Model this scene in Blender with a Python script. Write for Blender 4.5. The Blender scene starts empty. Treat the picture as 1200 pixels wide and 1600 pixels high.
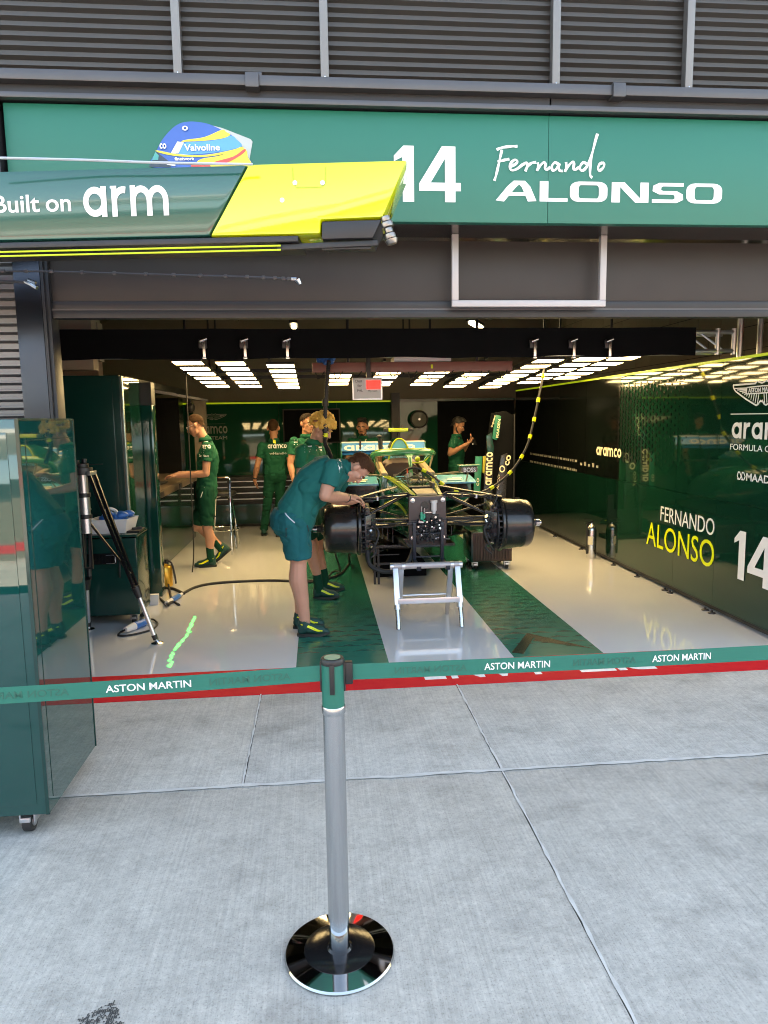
import bpy, bmesh, math, random
from mathutils import Vector, Matrix, noise
from mathutils.bvhtree import BVHTree
V = Vector
R = math.radians
random.seed(7)
S = bpy.context.scene
C = S.collection

# ------------------------------------------------------------------ camera
CAM_H = 1.68
F_PX = 1110.0
_d = V((495-600, 656-800, F_PX)).normalized()
_r = V((12177, 470-800, F_PX)); _r = (_r - _d*_r.dot(_d)).normalized()
_n = _d.cross(_r)                       # image "down"
ROWX = V((_r.x, _d.x, -_n.x)); ROWY = V((_r.y, _d.y, -_n.y)); ROWZ = V((_r.z, _d.z, -_n.z))
cam = bpy.data.objects.new('camera', bpy.data.cameras.new('camera'))
C.objects.link(cam); S.camera = cam
cx_, cy_, cz_ = ROWX, -ROWY, -ROWZ
cam.matrix_world = Matrix(((cx_.x, cy_.x, cz_.x, 0), (cx_.y, cy_.y, cz_.y, 0), (cx_.z, cy_.z, cz_.z, CAM_H), (0, 0, 0, 1)))
cam.data.sensor_fit = 'VERTICAL'; cam.data.sensor_height = 36.0
cam.data.lens = F_PX/1600*36.0
cam.data.clip_start = 0.05; cam.data.clip_end = 3000

def ray(x, y):
    a, b = (x-600)/F_PX, (y-800)/F_PX
    return ROWX*a + ROWY*b + ROWZ
def pY(x, y, Y):                        # a point seen at x, y that lies at depth Y
    v = ray(x, y); return V((0, 0, CAM_H)) + v*(Y/v.y)
def pX(x, y, X):
    v = ray(x, y); return V((0, 0, CAM_H)) + v*(X/v.x)
def pZ(x, y, Z=0.0):
    v = ray(x, y); return V((0, 0, CAM_H)) + v*((Z-CAM_H)/v.z)

# ------------------------------------------------------------------ world, sun, exposure
SUN_EL, SUN_AZ = 52.0, 18.0
W = bpy.data.worlds.new('World'); S.world = W; W.use_nodes = True
nt = W.node_tree
bg = nt.nodes['Background']
sky = nt.nodes.new('ShaderNodeTexSky'); sky.sky_type = 'NISHITA'; sky.sun_disc = False
sky.sun_elevation = R(SUN_EL); sky.sun_rotation = R(SUN_AZ)
sky.dust_density = 2.0; sky.ozone_density = 1.0
nt.links.new(sky.outputs[0], bg.inputs[0]); bg.inputs[1].default_value = 0.15
sun = bpy.data.objects.new('sun', bpy.data.lights.new('sun', 'SUN')); C.objects.link(sun)
sun.data.energy = 4.0; sun.data.angle = R(0.5); sun.data.color = (1.0, 0.95, 0.86)
_to = V((math.sin(R(SUN_AZ))*math.cos(R(SUN_EL)), math.cos(R(SUN_AZ))*math.cos(R(SUN_EL)), math.sin(R(SUN_EL))))
sun.rotation_euler = _to.to_track_quat('Z', 'Y').to_euler()
sun.location = (0, 20, 30)
S.view_settings.view_transform = 'Standard'; S.view_settings.look = 'None'
S.view_settings.exposure = 2.85; S.view_settings.use_white_balance = True; S.view_settings.white_balance_temperature = 8300; S.view_settings.white_balance_tint = 6; S.view_settings.gamma = 1.0
S.render.engine = 'CYCLES'
S.cycles.use_denoising = True
S.cycles.pixel_filter_type = 'BLACKMAN_HARRIS'; S.cycles.filter_width = 1.05
S.cycles.max_bounces = 8; S.cycles.diffuse_bounces = 4; S.cycles.glossy_bounces = 4
S.cycles.transmission_bounces = 6; S.cycles.transparent_max_bounces = 8
S.cycles.sample_clamp_indirect = 6.0
S.cycles.caustics_reflective = False; S.cycles.caustics_refractive = False
LED_STRENGTH = 3.4

# ------------------------------------------------------------------ materials
MATS = {}
def mat(name, col, rough=0.5, metal=0.0, var=0.12, vs=4.0, bump=0.0, bs=60.0, coat=0.0, rv=0.12,
        emit=None, es=0.0, stretch=(1, 1, 1), spec=0.5, wob=0.0, alpha=1.0, coatr=0.05):
    if name in MATS: return MATS[name]
    m = bpy.data.materials.new(name); m.use_nodes = True; MATS[name] = m
    t = m.node_tree; b = t.nodes['Principled BSDF']; L = t.links.new
    b.inputs['Metallic'].default_value = metal
    b.inputs['Specular IOR Level'].default_value = spec
    b.inputs['Coat Weight'].default_value = coat; b.inputs['Coat Roughness'].default_value = coatr
    b.inputs['Alpha'].default_value = alpha
    tc = t.nodes.new('ShaderNodeTexCoord'); mp = t.nodes.new('ShaderNodeMapping')
    mp.inputs['Scale'].default_value = stretch
    L(tc.outputs['Object'], mp.inputs[0])
    nz = t.nodes.new('ShaderNodeTexNoise'); nz.inputs['Scale'].default_value = vs; nz.inputs['Detail'].default_value = 5
    L(mp.outputs[0], nz.inputs['Vector'])
    mx = t.nodes.new('ShaderNodeMix'); mx.data_type = 'RGBA'
    mx.inputs['A'].default_value = tuple(c*(1-var) for c in col)+(1,)
    mx.inputs['B'].default_value = tuple(min(1, c*(1+var)) for c in col)+(1,)
    L(nz.outputs['Fac'], mx.inputs['Factor']); L(mx.outputs['Result'], b.inputs['Base Color'])
    mr = t.nodes.new('ShaderNodeMapRange')
    mr.inputs['To Min'].default_value = max(0.02, rough*(1-rv)); mr.inputs['To Max'].default_value = min(1, rough*(1+rv))
    nz2 = t.nodes.new('ShaderNodeTexNoise'); nz2.inputs['Scale'].default_value = vs*2.7; nz2.inputs['Detail'].default_value = 4
    L(mp.outputs[0], nz2.inputs['Vector']); L(nz2.outputs['Fac'], mr.inputs['Value']); L(mr.outputs[0], b.inputs['Roughness'])
    last = None
    if bump > 0:
        nb = t.nodes.new('ShaderNodeTexNoise'); nb.inputs['Scale'].default_value = bs; nb.inputs['Detail'].default_value = 3
        L(mp.outputs[0], nb.inputs['Vector'])
        bp = t.nodes.new('ShaderNodeBump'); bp.inputs['Strength'].default_value = bump; bp.inputs['Distance'].default_value = 0.01
        L(nb.outputs['Fac'], bp.inputs['Height']); last = bp
    if wob > 0:                          # slow waviness of a sheet, so that reflections are not mirror straight
        nw = t.nodes.new('ShaderNodeTexNoise'); nw.inputs['Scale'].default_value = 1.6; nw.inputs['Detail'].default_value = 1
        L(tc.outputs['Object'], nw.inputs['Vector'])
        bw = t.nodes.new('ShaderNodeBump'); bw.inputs['Strength'].default_value = wob; bw.inputs['Distance'].default_value = 0.02
        L(nw.outputs['Fac'], bw.inputs['Height'])
        if last: L(last.outputs[0], bw.inputs['Normal'])
        last = bw
    if last: L(last.outputs[0], b.inputs['Normal'])
    if emit:
        b.inputs['Emission Color'].default_value = tuple(emit)+(1,); b.inputs['Emission Strength'].default_value = es
    return m

m_sign = mat('sign_green', (0.006, 0.138, 0.098), 0.42, var=0.05, vs=1.2, wob=0.05)
m_boom = mat('boom_green', (0.010, 0.085, 0.070), 0.14, coat=0.6, var=0.06, wob=0.12)
m_lime = mat('lime_paint', (0.58, 0.66, 0.012), 0.16, coat=0.9, var=0.05, vs=2, wob=0.10)
m_limeled = mat('lime_strip', (0.42, 0.52, 0.03), 0.4, emit=(0.55, 0.8, 0.03), es=0.05)
m_white = mat('white_vinyl', (0.80, 0.80, 0.80), 0.4, var=0.03)
m_cream = mat('cream_vinyl', (0.75, 0.68, 0.50), 0.4, var=0.03)
m_yellow = mat('yellow_vinyl', (0.78, 0.83, 0.02), 0.4, var=0.03)
m_faint = mat('faint_print', (0.10, 0.19, 0.13), 0.3, var=0.05)
m_louv = mat('louvre_metal', (0.054, 0.051, 0.051), 0.42, metal=0.3, var=0.12, vs=2.5)
m_mull = mat('mullion_metal', (0.17, 0.17, 0.18), 0.38, metal=0.6, var=0.12, vs=3)
m_beam = mat('rail_metal', (0.085, 0.083, 0.09), 0.38, metal=0.5, var=0.15, vs=3)
m_dark = mat('dark_metal', (0.026, 0.026, 0.031), 0.42, metal=0.3, var=0.2)
m_roller = mat('roller_metal', (0.031, 0.025, 0.025), 0.5, metal=0.25, var=0.16, vs=2.2)
m_alu = mat('aluminium', (0.66, 0.66, 0.68), 0.32, metal=0.9, var=0.08, vs=8)
m_alup = mat('white_aluminium', (0.42, 0.39, 0.40), 0.4, metal=0.2, var=0.06)
m_pillar = mat('pillar_metal', (0.040, 0.043, 0.055), 0.2, metal=0.75, var=0.1, wob=0.2)
m_green = mat('panel_green', (0.0034, 0.0320, 0.0175), 0.05, coat=0.4, coatr=.02, var=0.08, vs=2, wob=0.06, rv=0.3)
m_cab = mat('cabinet_green', (0.003, 0.045, 0.036), 0.09, coat=0.7, var=0.06, wob=0.09)
m_cabd = mat('cabinet_side_green', (0.004, 0.048, 0.042), 0.05, coat=0.8, var=0.06, wob=0.05)
m_cart = mat('cart_green', (0.003, 0.034, 0.028), 0.22, coat=0.4, var=0.1)
m_black = mat('black_plastic', (0.012, 0.012, 0.013), 0.45, var=0.2)
m_blackg = mat('black_gloss', (0.008, 0.008, 0.009), 0.15, var=0.2)
m_cloth = mat('black_cloth', (0.004, 0.0045, 0.0055), 0.95, spec=.1, var=0.3, vs=3, bump=0.3, bs=9)
m_rub = mat('black_rubber', (0.016, 0.016, 0.017), 0.6, var=0.2)
m_steel = mat('steel', (0.55, 0.55, 0.56), 0.22, metal=1.0, var=0.08)
m_chrome = mat('chrome', (0.75, 0.76, 0.78), 0.045, metal=1.0, var=0.03)
m_film = mat('brushed_film', (0.46, 0.47, 0.48), 0.24, metal=0.92, var=0.16, vs=30, stretch=(6, 6, 0.25), bump=0.08, bs=90)
m_carbon = mat('carbon', (0.014, 0.013, 0.013), 0.28, coat=0.3, var=0.35, vs=40)
m_carbonm = mat('satin_carbon', (0.036, 0.033, 0.032), 0.24, metal=0.45, coat=0.3, var=0.25, vs=12)
m_cgreen = mat('car_green', (0.006, 0.115, 0.065), 0.12, coat=1.0, var=0.1)
m_clime = mat('car_lime', (0.40, 0.50, 0.04), 0.22, coat=0.6, var=0.05)
m_cpale = mat('car_pale_green', (0.07, 0.31, 0.14), 0.2, coat=0.7, var=0.08)
m_cyan = mat('car_light_blue', (0.10, 0.42, 0.60), 0.25, coat=0.5, var=0.06)
m_blue = mat('connector_blue', (0.02, 0.13, 0.42), 0.4, var=0.08)
m_wblue = mat('wing_blue', (0.04, 0.32, 0.80), 0.3, coat=0.4, var=0.05)
m_red = mat('red_paint', (0.62, 0.014, 0.022), 0.7, spec=.15, var=0.1, vs=3)
m_redled = mat('red_screen', (0.6, 0.01, 0.01), 0.4, emit=(1, 0.02, 0.02), es=0.5)
m_brown = mat('gantry_brown', (0.21, 0.075, 0.06), 0.4, var=0.12)
m_tan = mat('tan_composite', (0.36, 0.26, 0.14), 0.45, var=0.15)
m_gold = mat('gold_metal', (0.62, 0.36, 0.06), 0.3, metal=0.7, var=0.1)
m_heat = mat('heater_brown', (0.06, 0.035, 0.028), 0.45, metal=0.3, var=0.2)
m_block = mat('block_paint', (0.20, 0.165, 0.13), 0.8, var=0.15, vs=2, bump=0.3, bs=30)
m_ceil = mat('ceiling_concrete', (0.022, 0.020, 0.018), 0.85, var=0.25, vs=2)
m_paper = mat('white_board', (0.62, 0.60, 0.60), 0.5, var=0.05)
m_led = mat('led_diffuser', (0.9, 0.86, 0.75), 0.5, emit=(1.0, 0.76, 0.42), es=LED_STRENGTH)
m_tube = mat('tube_glow', (0.9, 0.9, 0.8), 0.5, emit=(1.0, 0.88, 0.6), es=6.0)
m_glowstrip = mat('glow_strip_green', (0.02, 0.5, 0.06), 0.5, emit=(0.02, 1.0, 0.12), es=0.75)  # glow of the floor strip drawn in place of light
m_hyel = mat('hose_yellow', (0.75, 0.78, 0.02), 0.45, var=0.04)
m_glass = mat('clear_plastic', (0.75, 0.70, 0.62), 0.15, alpha=0.35, var=0.05)
m_lens = mat('spectacle_glass', (0.75, 0.75, 0.75), 0.05, alpha=0.22, var=0.02)
m_skin = mat('skin', (0.50, 0.255, 0.175), 0.5, var=0.10, vs=14, bump=0.10, bs=160)
m_skin2 = mat('skin_tan', (0.42, 0.20, 0.125), 0.5, var=0.10, vs=14, bump=0.1, bs=160)
m_lip = mat('lips', (0.36, 0.12, 0.10), 0.45, var=0.05)
m_eye = mat('eyeball', (0.50, 0.46, 0.42), 0.2, var=0.02)
m_pupil = mat('pupil', (0.02, 0.015, 0.01), 0.15, var=0.02)
m_hdark = mat('dark_brown_hair', (0.016, 0.008, 0.004), 0.6, var=.4, vs=40, bump=.8, bs=140, spec=.15)
m_hbrown = mat('brown_hair', (0.052, 0.020, 0.008), 0.6, var=0.5, vs=40, stretch=(1, 1, 0.25), bump=0.8, bs=140, spec=.15)
m_hblond = mat('blond_hair', (0.72, 0.42, 0.09), 0.6, var=0.25, vs=30, bump=0.8, bs=90)
m_hblack = mat('black_hair', (0.012, 0.009, 0.007), 0.5, var=0.4, vs=40, bump=0.8, bs=120)
m_hshort = mat('cropped_hair', (0.045, 0.024, 0.014), 0.8, spec=.1, var=0.3, vs=60, bump=0.5, bs=220)
m_polo = mat('polo_green_daylit', (0.004, 0.115, 0.105), 0.8, var=0.10, vs=18, bump=0.25, bs=22, spec=0.25)  # team green with the teal cast of daylight put into the colour
m_polog = mat('polo_green', (0.004, 0.082, 0.045), 0.8, var=0.10, vs=18, bump=0.25, bs=22, spec=0.25)
m_pololt = mat('polo_bright_green', (0.008, 0.145, 0.070), 0.8, var=0.10, vs=18, bump=0.25, bs=22, spec=0.25)
m_short = mat('shorts_teal', (0.006, 0.105, 0.115), 0.85, var=0.10, vs=20, bump=0.3, bs=18, spec=0.2)
m_shortg = mat('shorts_green', (0.002, 0.050, 0.028), 0.85, var=0.10, vs=20, bump=0.3, bs=18, spec=0.2)
m_shoe = mat('shoe_green', (0.003, 0.050, 0.042), 0.6, var=0.15, vs=25, bump=0.2, bs=90)
m_sole = mat('shoe_sole', (0.012, 0.02, 0.018), 0.6, var=0.15)

# concrete slabs: broom lines run towards the garage, with damp patches and grit
def concrete_mat():
    m = bpy.data.materials.new('pit_concrete'); m.use_nodes = True
    t = m.node_tree; b = t.nodes['Principled BSDF']; L = t.links.new; N = t.nodes.new
    g = N('ShaderNodeNewGeometry')
    def noise_(scale, detail, st=(1, 1, 1), rot=0.0, rough=0.5):
        mp = N('ShaderNodeMapping'); mp.inputs['Scale'].default_value = st; mp.inputs['Rotation'].default_value = (0, 0, rot)
        L(g.outputs['Position'], mp.inputs[0])
        n = N('ShaderNodeTexNoise'); n.inputs['Scale'].default_value = scale; n.inputs['Detail'].default_value = detail
        n.inputs['Roughness'].default_value = rough
        L(mp.outputs[0], n.inputs['Vector']); return n.outputs['Fac']
    def ramp(src, a, b_, c0, c1):
        r = N('ShaderNodeValToRGB'); r.color_ramp.elements[0].position = a; r.color_ramp.elements[1].position = b_
        r.color_ramp.elements[0].color = (c0, c0, c0, 1); r.color_ramp.elements[1].color = (c1, c1, c1, 1)
        L(src, r.inputs[0]); return r.outputs[0]
    def mul(a, b_):
        x = N('ShaderNodeMix'); x.data_type = 'RGBA'; x.blend_type = 'MULTIPLY'; x.inputs['Factor'].default_value = 1
        L(a, x.inputs['A']); L(b_, x.inputs['B']); return x.outputs['Result']
    broom = noise_(95, 4, (1, 0.010, 1), R(1.5), 0.8)
    broad = noise_(1.1, 4); blot = noise_(2.6, 5, (1, 1.8, 1)); grit = noise_(140, 2)
    mott = noise_(14, 5)
    base = N('ShaderNodeMix'); base.data_type = 'RGBA'
    base.inputs['A'].default_value = (0.460, 0.438, 0.402, 1); base.inputs['B'].default_value = (0.595, 0.568, 0.522, 1)
    L(mott, base.inputs['Factor'])
    c = mul(base.outputs['Result'], ramp(broom, 0.32, 0.62, 0.83, 1.04))
    c = mul(c, ramp(broad, 0.3, 0.7, 0.90, 1.05))
    c = mul(c, ramp(blot, 0.32, 0.46, 0.83, 1.02))
    c = mul(c, ramp(grit, 0.31, 0.44, 0.74, 1.0))
    c = mul(c, ramp(noise_(38, 6, rough=.7), 0.30, 0.66, 0.80, 1.10)); c = mul(c, ramp(noise_(5.5, 6, rough=.65), 0.32, 0.60, 0.88, 1.05))
    L(c, b.inputs['Base Color']); b.inputs['Roughness'].default_value = 0.78
    bp = N('ShaderNodeBump'); bp.inputs['Strength'].default_value = 0.35; bp.inputs['Distance'].default_value = 0.006
    L(broom, bp.inputs['Height'])
    bp2 = N('ShaderNodeBump'); bp2.inputs['Strength'].default_value = 0.2; bp2.inputs['Distance'].default_value = 0.004
    L(grit, bp2.inputs['Height']); L(bp.outputs[0], bp2.inputs['Normal'])
    bp3 = N('ShaderNodeBump'); bp3.inputs['Strength'].default_value = 0.45; bp3.inputs['Distance'].default_value = 0.008
    L(noise_(60, 5, rough=.65), bp3.inputs['Height']); L(bp2.outputs[0], bp3.inputs['Normal']); L(bp3.outputs[0], b.inputs['Normal'])
    return m
m_conc = concrete_mat()

# green floor stripe: rows of dark dashes across a green sheet
def stripe_mat():
    m = bpy.data.materials.new('green_floor_sheet'); m.use_nodes = True
    t = m.node_tree; b = t.nodes['Principled BSDF']; L = t.links.new; N = t.nodes.new
    g = N('ShaderNodeNewGeometry'); s = N('ShaderNodeSeparateXYZ'); L(g.outputs['Position'], s.inputs[0])
    def math_(op, a, b_=None):
        x = N('ShaderNodeMath'); x.operation = op
        for i, q in enumerate((a, b_)):
            if q is None: continue
            if isinstance(q, (int, float)): x.inputs[i].default_value = q
            else: L(q, x.inputs[i])
        return x.outputs[0]
    ry = math_('MULTIPLY', s.outputs['Y'], 8.0)
    row = math_('FLOOR', ry); fy = math_('FRACT', ry)
    fx = math_('FRACT', math_('ADD', math_('MULTIPLY', s.outputs['X'], 5.0), math_('MULTIPLY', row, 0.5)))
    tri = math_('ABSOLUTE', math_('SUBTRACT', fx, 0.5))
    edge = math_('MULTIPLY', math_('SUBTRACT', 0.5, tri), 0.9)
    dash = math_('LESS_THAN', fy, edge)
    fade = N('ShaderNodeMapRange'); fade.inputs['From Min'].default_value = 4.75; fade.inputs['From Max'].default_value = 5.8
    L(s.outputs['Y'], fade.inputs['Value'])
    fac = math_('MULTIPLY', dash, fade.outputs[0])
    mx = N('ShaderNodeMix'); mx.data_type = 'RGBA'
    mx.inputs['A'].default_value = (0.012, 0.150, 0.105, 1); mx.inputs['B'].default_value = (0.004, 0.050, 0.036, 1)
    L(fac, mx.inputs['Factor']); L(mx.outputs['Result'], b.inputs['Base Color'])
    b.inputs['Roughness'].default_value = 0.22
    return m
m_stripe = stripe_mat()
m_epoxy = mat('epoxy_floor', (0.66, 0.66, 0.67), 0.09, coat=0.6, coatr=.03, var=0.04, vs=1.5, wob=0.03, rv=0.4)
m_joint = mat('joint_sealant', (0.56, 0.545, 0.52), 0.85, var=0.35, vs=12, stretch=(1, 1, 1))
m_gap = mat('joint_dark', (0.06, 0.06, 0.06), 0.9, var=0.4, vs=9)

# ------------------------------------------------------------------ mesh helpers
ORG = {}
def frame_from(ax):
    ax = ax.normalized()
    a = V((0, 0, 1)) if abs(ax.z) < 0.95 else V((1, 0, 0))
    u = ax.cross(a).normalized(); return u, ax.cross(u).normalized()

class MB:
    def __init__(self): self.v = []; self.f = []; self.m = []
    def add(self, vs, fs, m=0):
        o = len(self.v); self.v += [V(p) for p in vs]
        self.f += [[i+o for i in f] for f in fs]; self.m += [m]*len(fs); return self
    def box(self, c, s, rot=None, m=0):
        c = V(c); q = []
        for dz in (-.5, .5):
            for dy in (-.5, .5):
                for dx in (-.5, .5):
                    p = V((dx*s[0], dy*s[1], dz*s[2])); q.append(c + (rot @ p if rot else p))
        return self.add(q, [(0, 2, 3, 1), (4, 5, 7, 6), (0, 1, 5, 4), (2, 6, 7, 3), (0, 4, 6, 2), (1, 3, 7, 5)], m)
    def bb(self, lo, hi, m=0):
        lo, hi = V(lo), V(hi); return self.box((lo+hi)/2, hi-lo, None, m)
    def bar(self, p0, p1, w, h, up=(0, 0, 1), m=0):
        p0, p1 = V(p0), V(p1); ax = (p1-p0).normalized(); up = V(up)
        s = ax.cross(up)
        if s.length < 1e-4: s = ax.cross(V((0, 1, 0)))
        s.normalize(); t = s.cross(ax)
        q = [p + s*a*w/2 + t*b*h/2 for p in (p0, p1) for a, b in ((-1, -1), (1, -1), (1, 1), (-1, 1))]
        return self.add(q, [(3, 2, 1, 0), (4, 5, 6, 7), (0, 1, 5, 4), (1, 2, 6, 5), (2, 3, 7, 6), (3, 0, 4, 7)], m)
    def loft(self, rings, cap=True, m=0, closed=False):
        n = len(rings[0]); vs = [p for r in rings for p in r]; fs = []
        k = len(rings)
        for i in range(k if closed else k-1):
            a, b = i*n, ((i+1) % k)*n
            for j in range(n): fs.append((a+j, a+(j+1) % n, b+(j+1) % n, b+j))
        if cap and not closed:
            fs.append(tuple(range(n-1, -1, -1))); fs.append(tuple(range((k-1)*n, k*n)))
        return self.add(vs, fs, m)
    def cyl(self, p0, p1, r0, r1=None, n=16, m=0):
        p0, p1 = V(p0), V(p1); r1 = r0 if r1 is None else r1; u, w = frame_from(p1-p0)
        rg = lambda p, r: [p + (u*math.cos(2*math.pi*i/n)+w*math.sin(2*math.pi*i/n))*r for i in range(n)]
        return self.loft([rg(p0, r0), rg(p1, r1)], True, m)
    def tube(self, pts, r, n=8, sm=0, m=0, closed=False):
        pts = [V(p) for p in pts]
        if sm: pts = smooth_path(pts, sm, closed)
        rs = r if isinstance(r, (list, tuple)) else [r]*len(pts)
        if len(rs) != len(pts): rs = [rs[min(len(rs)-1, int(i*len(rs)/len(pts)))] for i in range(len(pts))]
        u, w = frame_from(pts[1]-pts[0]); rings = []
        for i, p in enumerate(pts):
            a = pts[max(0, i-1)]; b = pts[min(len(pts)-1, i+1)]
            if closed: a = pts[i-1]; b = pts[(i+1) % len(pts)]
            t = (b-a).normalized(); u = (u - t*u.dot(t)).normalized(); w = t.cross(u)
            rings.append([p + (u*math.cos(2*math.pi*k/n)+w*math.sin(2*math.pi*k/n))*rs[i] for k in range(n)])
        return self.loft(rings, True, m, closed)
    def lathe(self, prof, o=(0, 0, 0), ax=(0, 0, 1), n=32, m=0, cap=True):
        o = V(o); ax = V(ax).normalized(); u, w = frame_from(ax)
        rings = [[o + ax*h + (u*math.cos(2*math.pi*i/n)+w*math.sin(2*math.pi*i/n))*r for i in range(n)] for r, h in prof]
        return self.loft(rings, cap, m)
    def prism(self, poly, o, u, v, d, m=0):     # polygon in the plane o,u,v thickened along -(u x v)... d along given vector
        o, u, v, d = V(o), V(u), V(v), V(d)
        a = [o + u*x + v*y for x, y in poly]; n = len(a)
        b = [p + d for p in a]
        return self.add(a+b, [tuple(range(n)), tuple(range(2*n-1, n-1, -1))] + [(i, i+n, (i+1) % n+n, (i+1) % n) for i in range(n)], m)
    def ell(self, c, r, rot=None, n=16, k=10, m=0):
        c = V(c); rings = []
        r = (r, r, r) if isinstance(r, (int, float)) else r
        for i in range(1, k):
            th = math.pi*i/k
            rg = []
            for j in range(n):
                ph = 2*math.pi*j/n
                p = V((r[0]*math.sin(th)*math.cos(ph), r[1]*math.sin(th)*math.sin(ph), r[2]*math.cos(th)))
                rg.append(c + (rot @ p if rot else p))
            rings.append(rg)
        o = len(self.v); self.loft(rings, False, m)
        top = V((0, 0, r[2])); top = c + (rot @ top if rot else top); bot = c*2 - top
        self.v += [top, bot]; ti, bi = len(self.v)-2, len(self.v)-1
        for j in range(n):
            self.f.append([o+j, ti, o+(j+1) % n][::-1]); self.m.append(m)
            a = o+(k-2)*n; self.f.append([a+j, a+(j+1) % n, bi][::-1]); self.m.append(m)
        return self
    def cap_(self, p0, p1, r0, r1=None, n=14, m=0):   # rounded cone
        p0, p1 = V(p0), V(p1); r1 = r0 if r1 is None else r1
        ax = (p1-p0); 
        if ax.length < 1e-6: return self.ell(p0, r0)
        ax.normalize(); u, w = frame_from(ax); rings = []
        ring = lambda p, r: [p + (u*math.cos(2*math.pi*i/n)+w*math.sin(2*math.pi*i/n))*r for i in range(n)]
        for a in (-80, -55, -28, 0): rings.append(ring(p0 + ax*r0*math.sin(R(a)), r0*math.cos(R(a))))
        for a in (0, 28, 55, 80): rings.append(ring(p1 + ax*r1*math.sin(R(a)), r1*math.cos(R(a))))
        return self.loft(rings, True, m)
    def mesh(self, name, mats, org=V((0, 0, 0)), smooth=None, bevel=0.0, bseg=2):
        me = bpy.data.meshes.new(name)
        me.from_pydata([p-org for p in self.v], [], self.f)
        for x in (mats if isinstance(mats, (list, tuple)) else [mats]): me.materials.append(x)
        me.polygons.foreach_set('material_index', self.m)
        bm = bmesh.new(); bm.from_mesh(me)
        bmesh.ops.recalc_face_normals(bm, faces=bm.faces)
        if bevel > 0:
            es = [e for e in bm.edges if len(e.link_faces) == 2 and e.calc_face_angle(0) > R(40)]
            bmesh.ops.bevel(bm, geom=es, offset=bevel, offset_type='OFFSET', segments=bseg, profile=0.6, affect='EDGES', clamp_overlap=True)
        bm.to_mesh(me); bm.free()
        if smooth is not None: me.shade_smooth() if smooth >= 180 else me.set_sharp_from_angle(angle=R(smooth))
        else: me.set_sharp_from_angle(angle=R(35))
        return me
    def build(self, name, mats, parent=None, smooth=None, bevel=0.0, org=None, **tags):
        o0 = ORG[parent.name] if parent else (V(org) if org is not None else self.base())
        o = bpy.data.objects.new(name, self.mesh(name, mats, o0, smooth, bevel))
        return place(o, o0, parent, **tags)
    def base(self):
        xs = [p.x for p in self.v]; ys = [p.y for p in self.v]; zs = [p.z for p in self.v]
        return V(((min(xs)+max(xs))/2, (min(ys)+max(ys))/2, min(zs)))

def place(o, o0, parent=None, label=None, cat=None, group=None, kind=None):
    C.objects.link(o)
    if parent: o.parent = parent
    else: o.location = o0
    ORG[o.name] = V(o0)
    if label: o['label'] = label
    if cat: o['category'] = cat
    if group: o['group'] = group
    if kind: o['kind'] = kind
    return o
def thing(name, loc, label, cat, group=None):
    return place(bpy.data.objects.new(name, None), V(loc), None, label, cat, group)
def copy_tree(o, loc=None, parent=None, label=None):
    c = o.copy(); C.objects.link(c)
    if parent: c.parent = parent
    if loc is not None: c.location = loc
    if label: c['label'] = label
    ORG[c.name] = V(c.location) if not parent else ORG[parent.name]
    for ch in list(o.children): copy_tree(ch, None, c)
    return c
def smooth_path(pts, k=6, closed=False):
    out = []; n = len(pts)
    for i in range(n if closed else n-1):
        if closed: p0, p1, p2, p3 = pts[i-1], pts[i], pts[(i+1) % n], pts[(i+2) % n]
        else: p0, p1, p2, p3 = pts[max(0, i-1)], pts[i], pts[i+1], pts[min(n-1, i+2)]
        for j in range(k):
            t = j/k
            out.append(0.5*((2*p1)+(p2-p0)*t+(2*p0-5*p1+4*p2-p3)*t*t+(3*p1-p0-3*p2+p3)*t**3))
    if not closed: out.append(pts[-1])
    return out

# ------------------------------------------------------------------ lettering
def text_mesh(body, h=None, w=None, bold=0.0, depth=0.002, space=1.0):
    cu = bpy.data.curves.new('t', 'FONT'); cu.body = body; cu.offset = bold; cu.extrude = 0.5; cu.resolution_u = 4
    cu.space_character = space
    ob = bpy.data.objects.new('t', cu); C.objects.link(ob)
    dg = bpy.context.evaluated_depsgraph_get(); dg.update()
    me = bpy.data.meshes.new_from_object(ob.evaluated_get(dg))
    bpy.data.objects.remove(ob); bpy.data.curves.remove(cu)
    xs = [v.co.x for v in me.vertices]; ys = [v.co.y for v in me.vertices]
    x0, x1, y0, y1 = min(xs), max(xs), min(ys), max(ys)
    sy = h/(y1-y0) if h else None
    sx = w/(x1-x0) if w else sy
    sy = sy or sx
    pts = [((v.co.x-x0)*sx, (v.co.y-y0)*sy, v.co.z > 0) for v in me.vertices]
    fs = [list(p.vertices) for p in me.polygons]
    bpy.data.meshes.remove(me)
    return pts, fs, (x1-x0)*sx, (y1-y0)*sy
def text(mb, body, o, u, v, h=None, w=None, bold=0.0, depth=0.002, m=0, skew=0.0, space=1.0):
    o, u, v = V(o), V(u).normalized(), V(v).normalized(); n = u.cross(v)
    pts, fs, _, _ = text_mesh(body, h, w, bold, depth, space)
    mb.add([o + u*(x+skew*y) + v*y + n*(depth if z else 0.0003) for x, y, z in pts], fs, m)
    return mb
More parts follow.
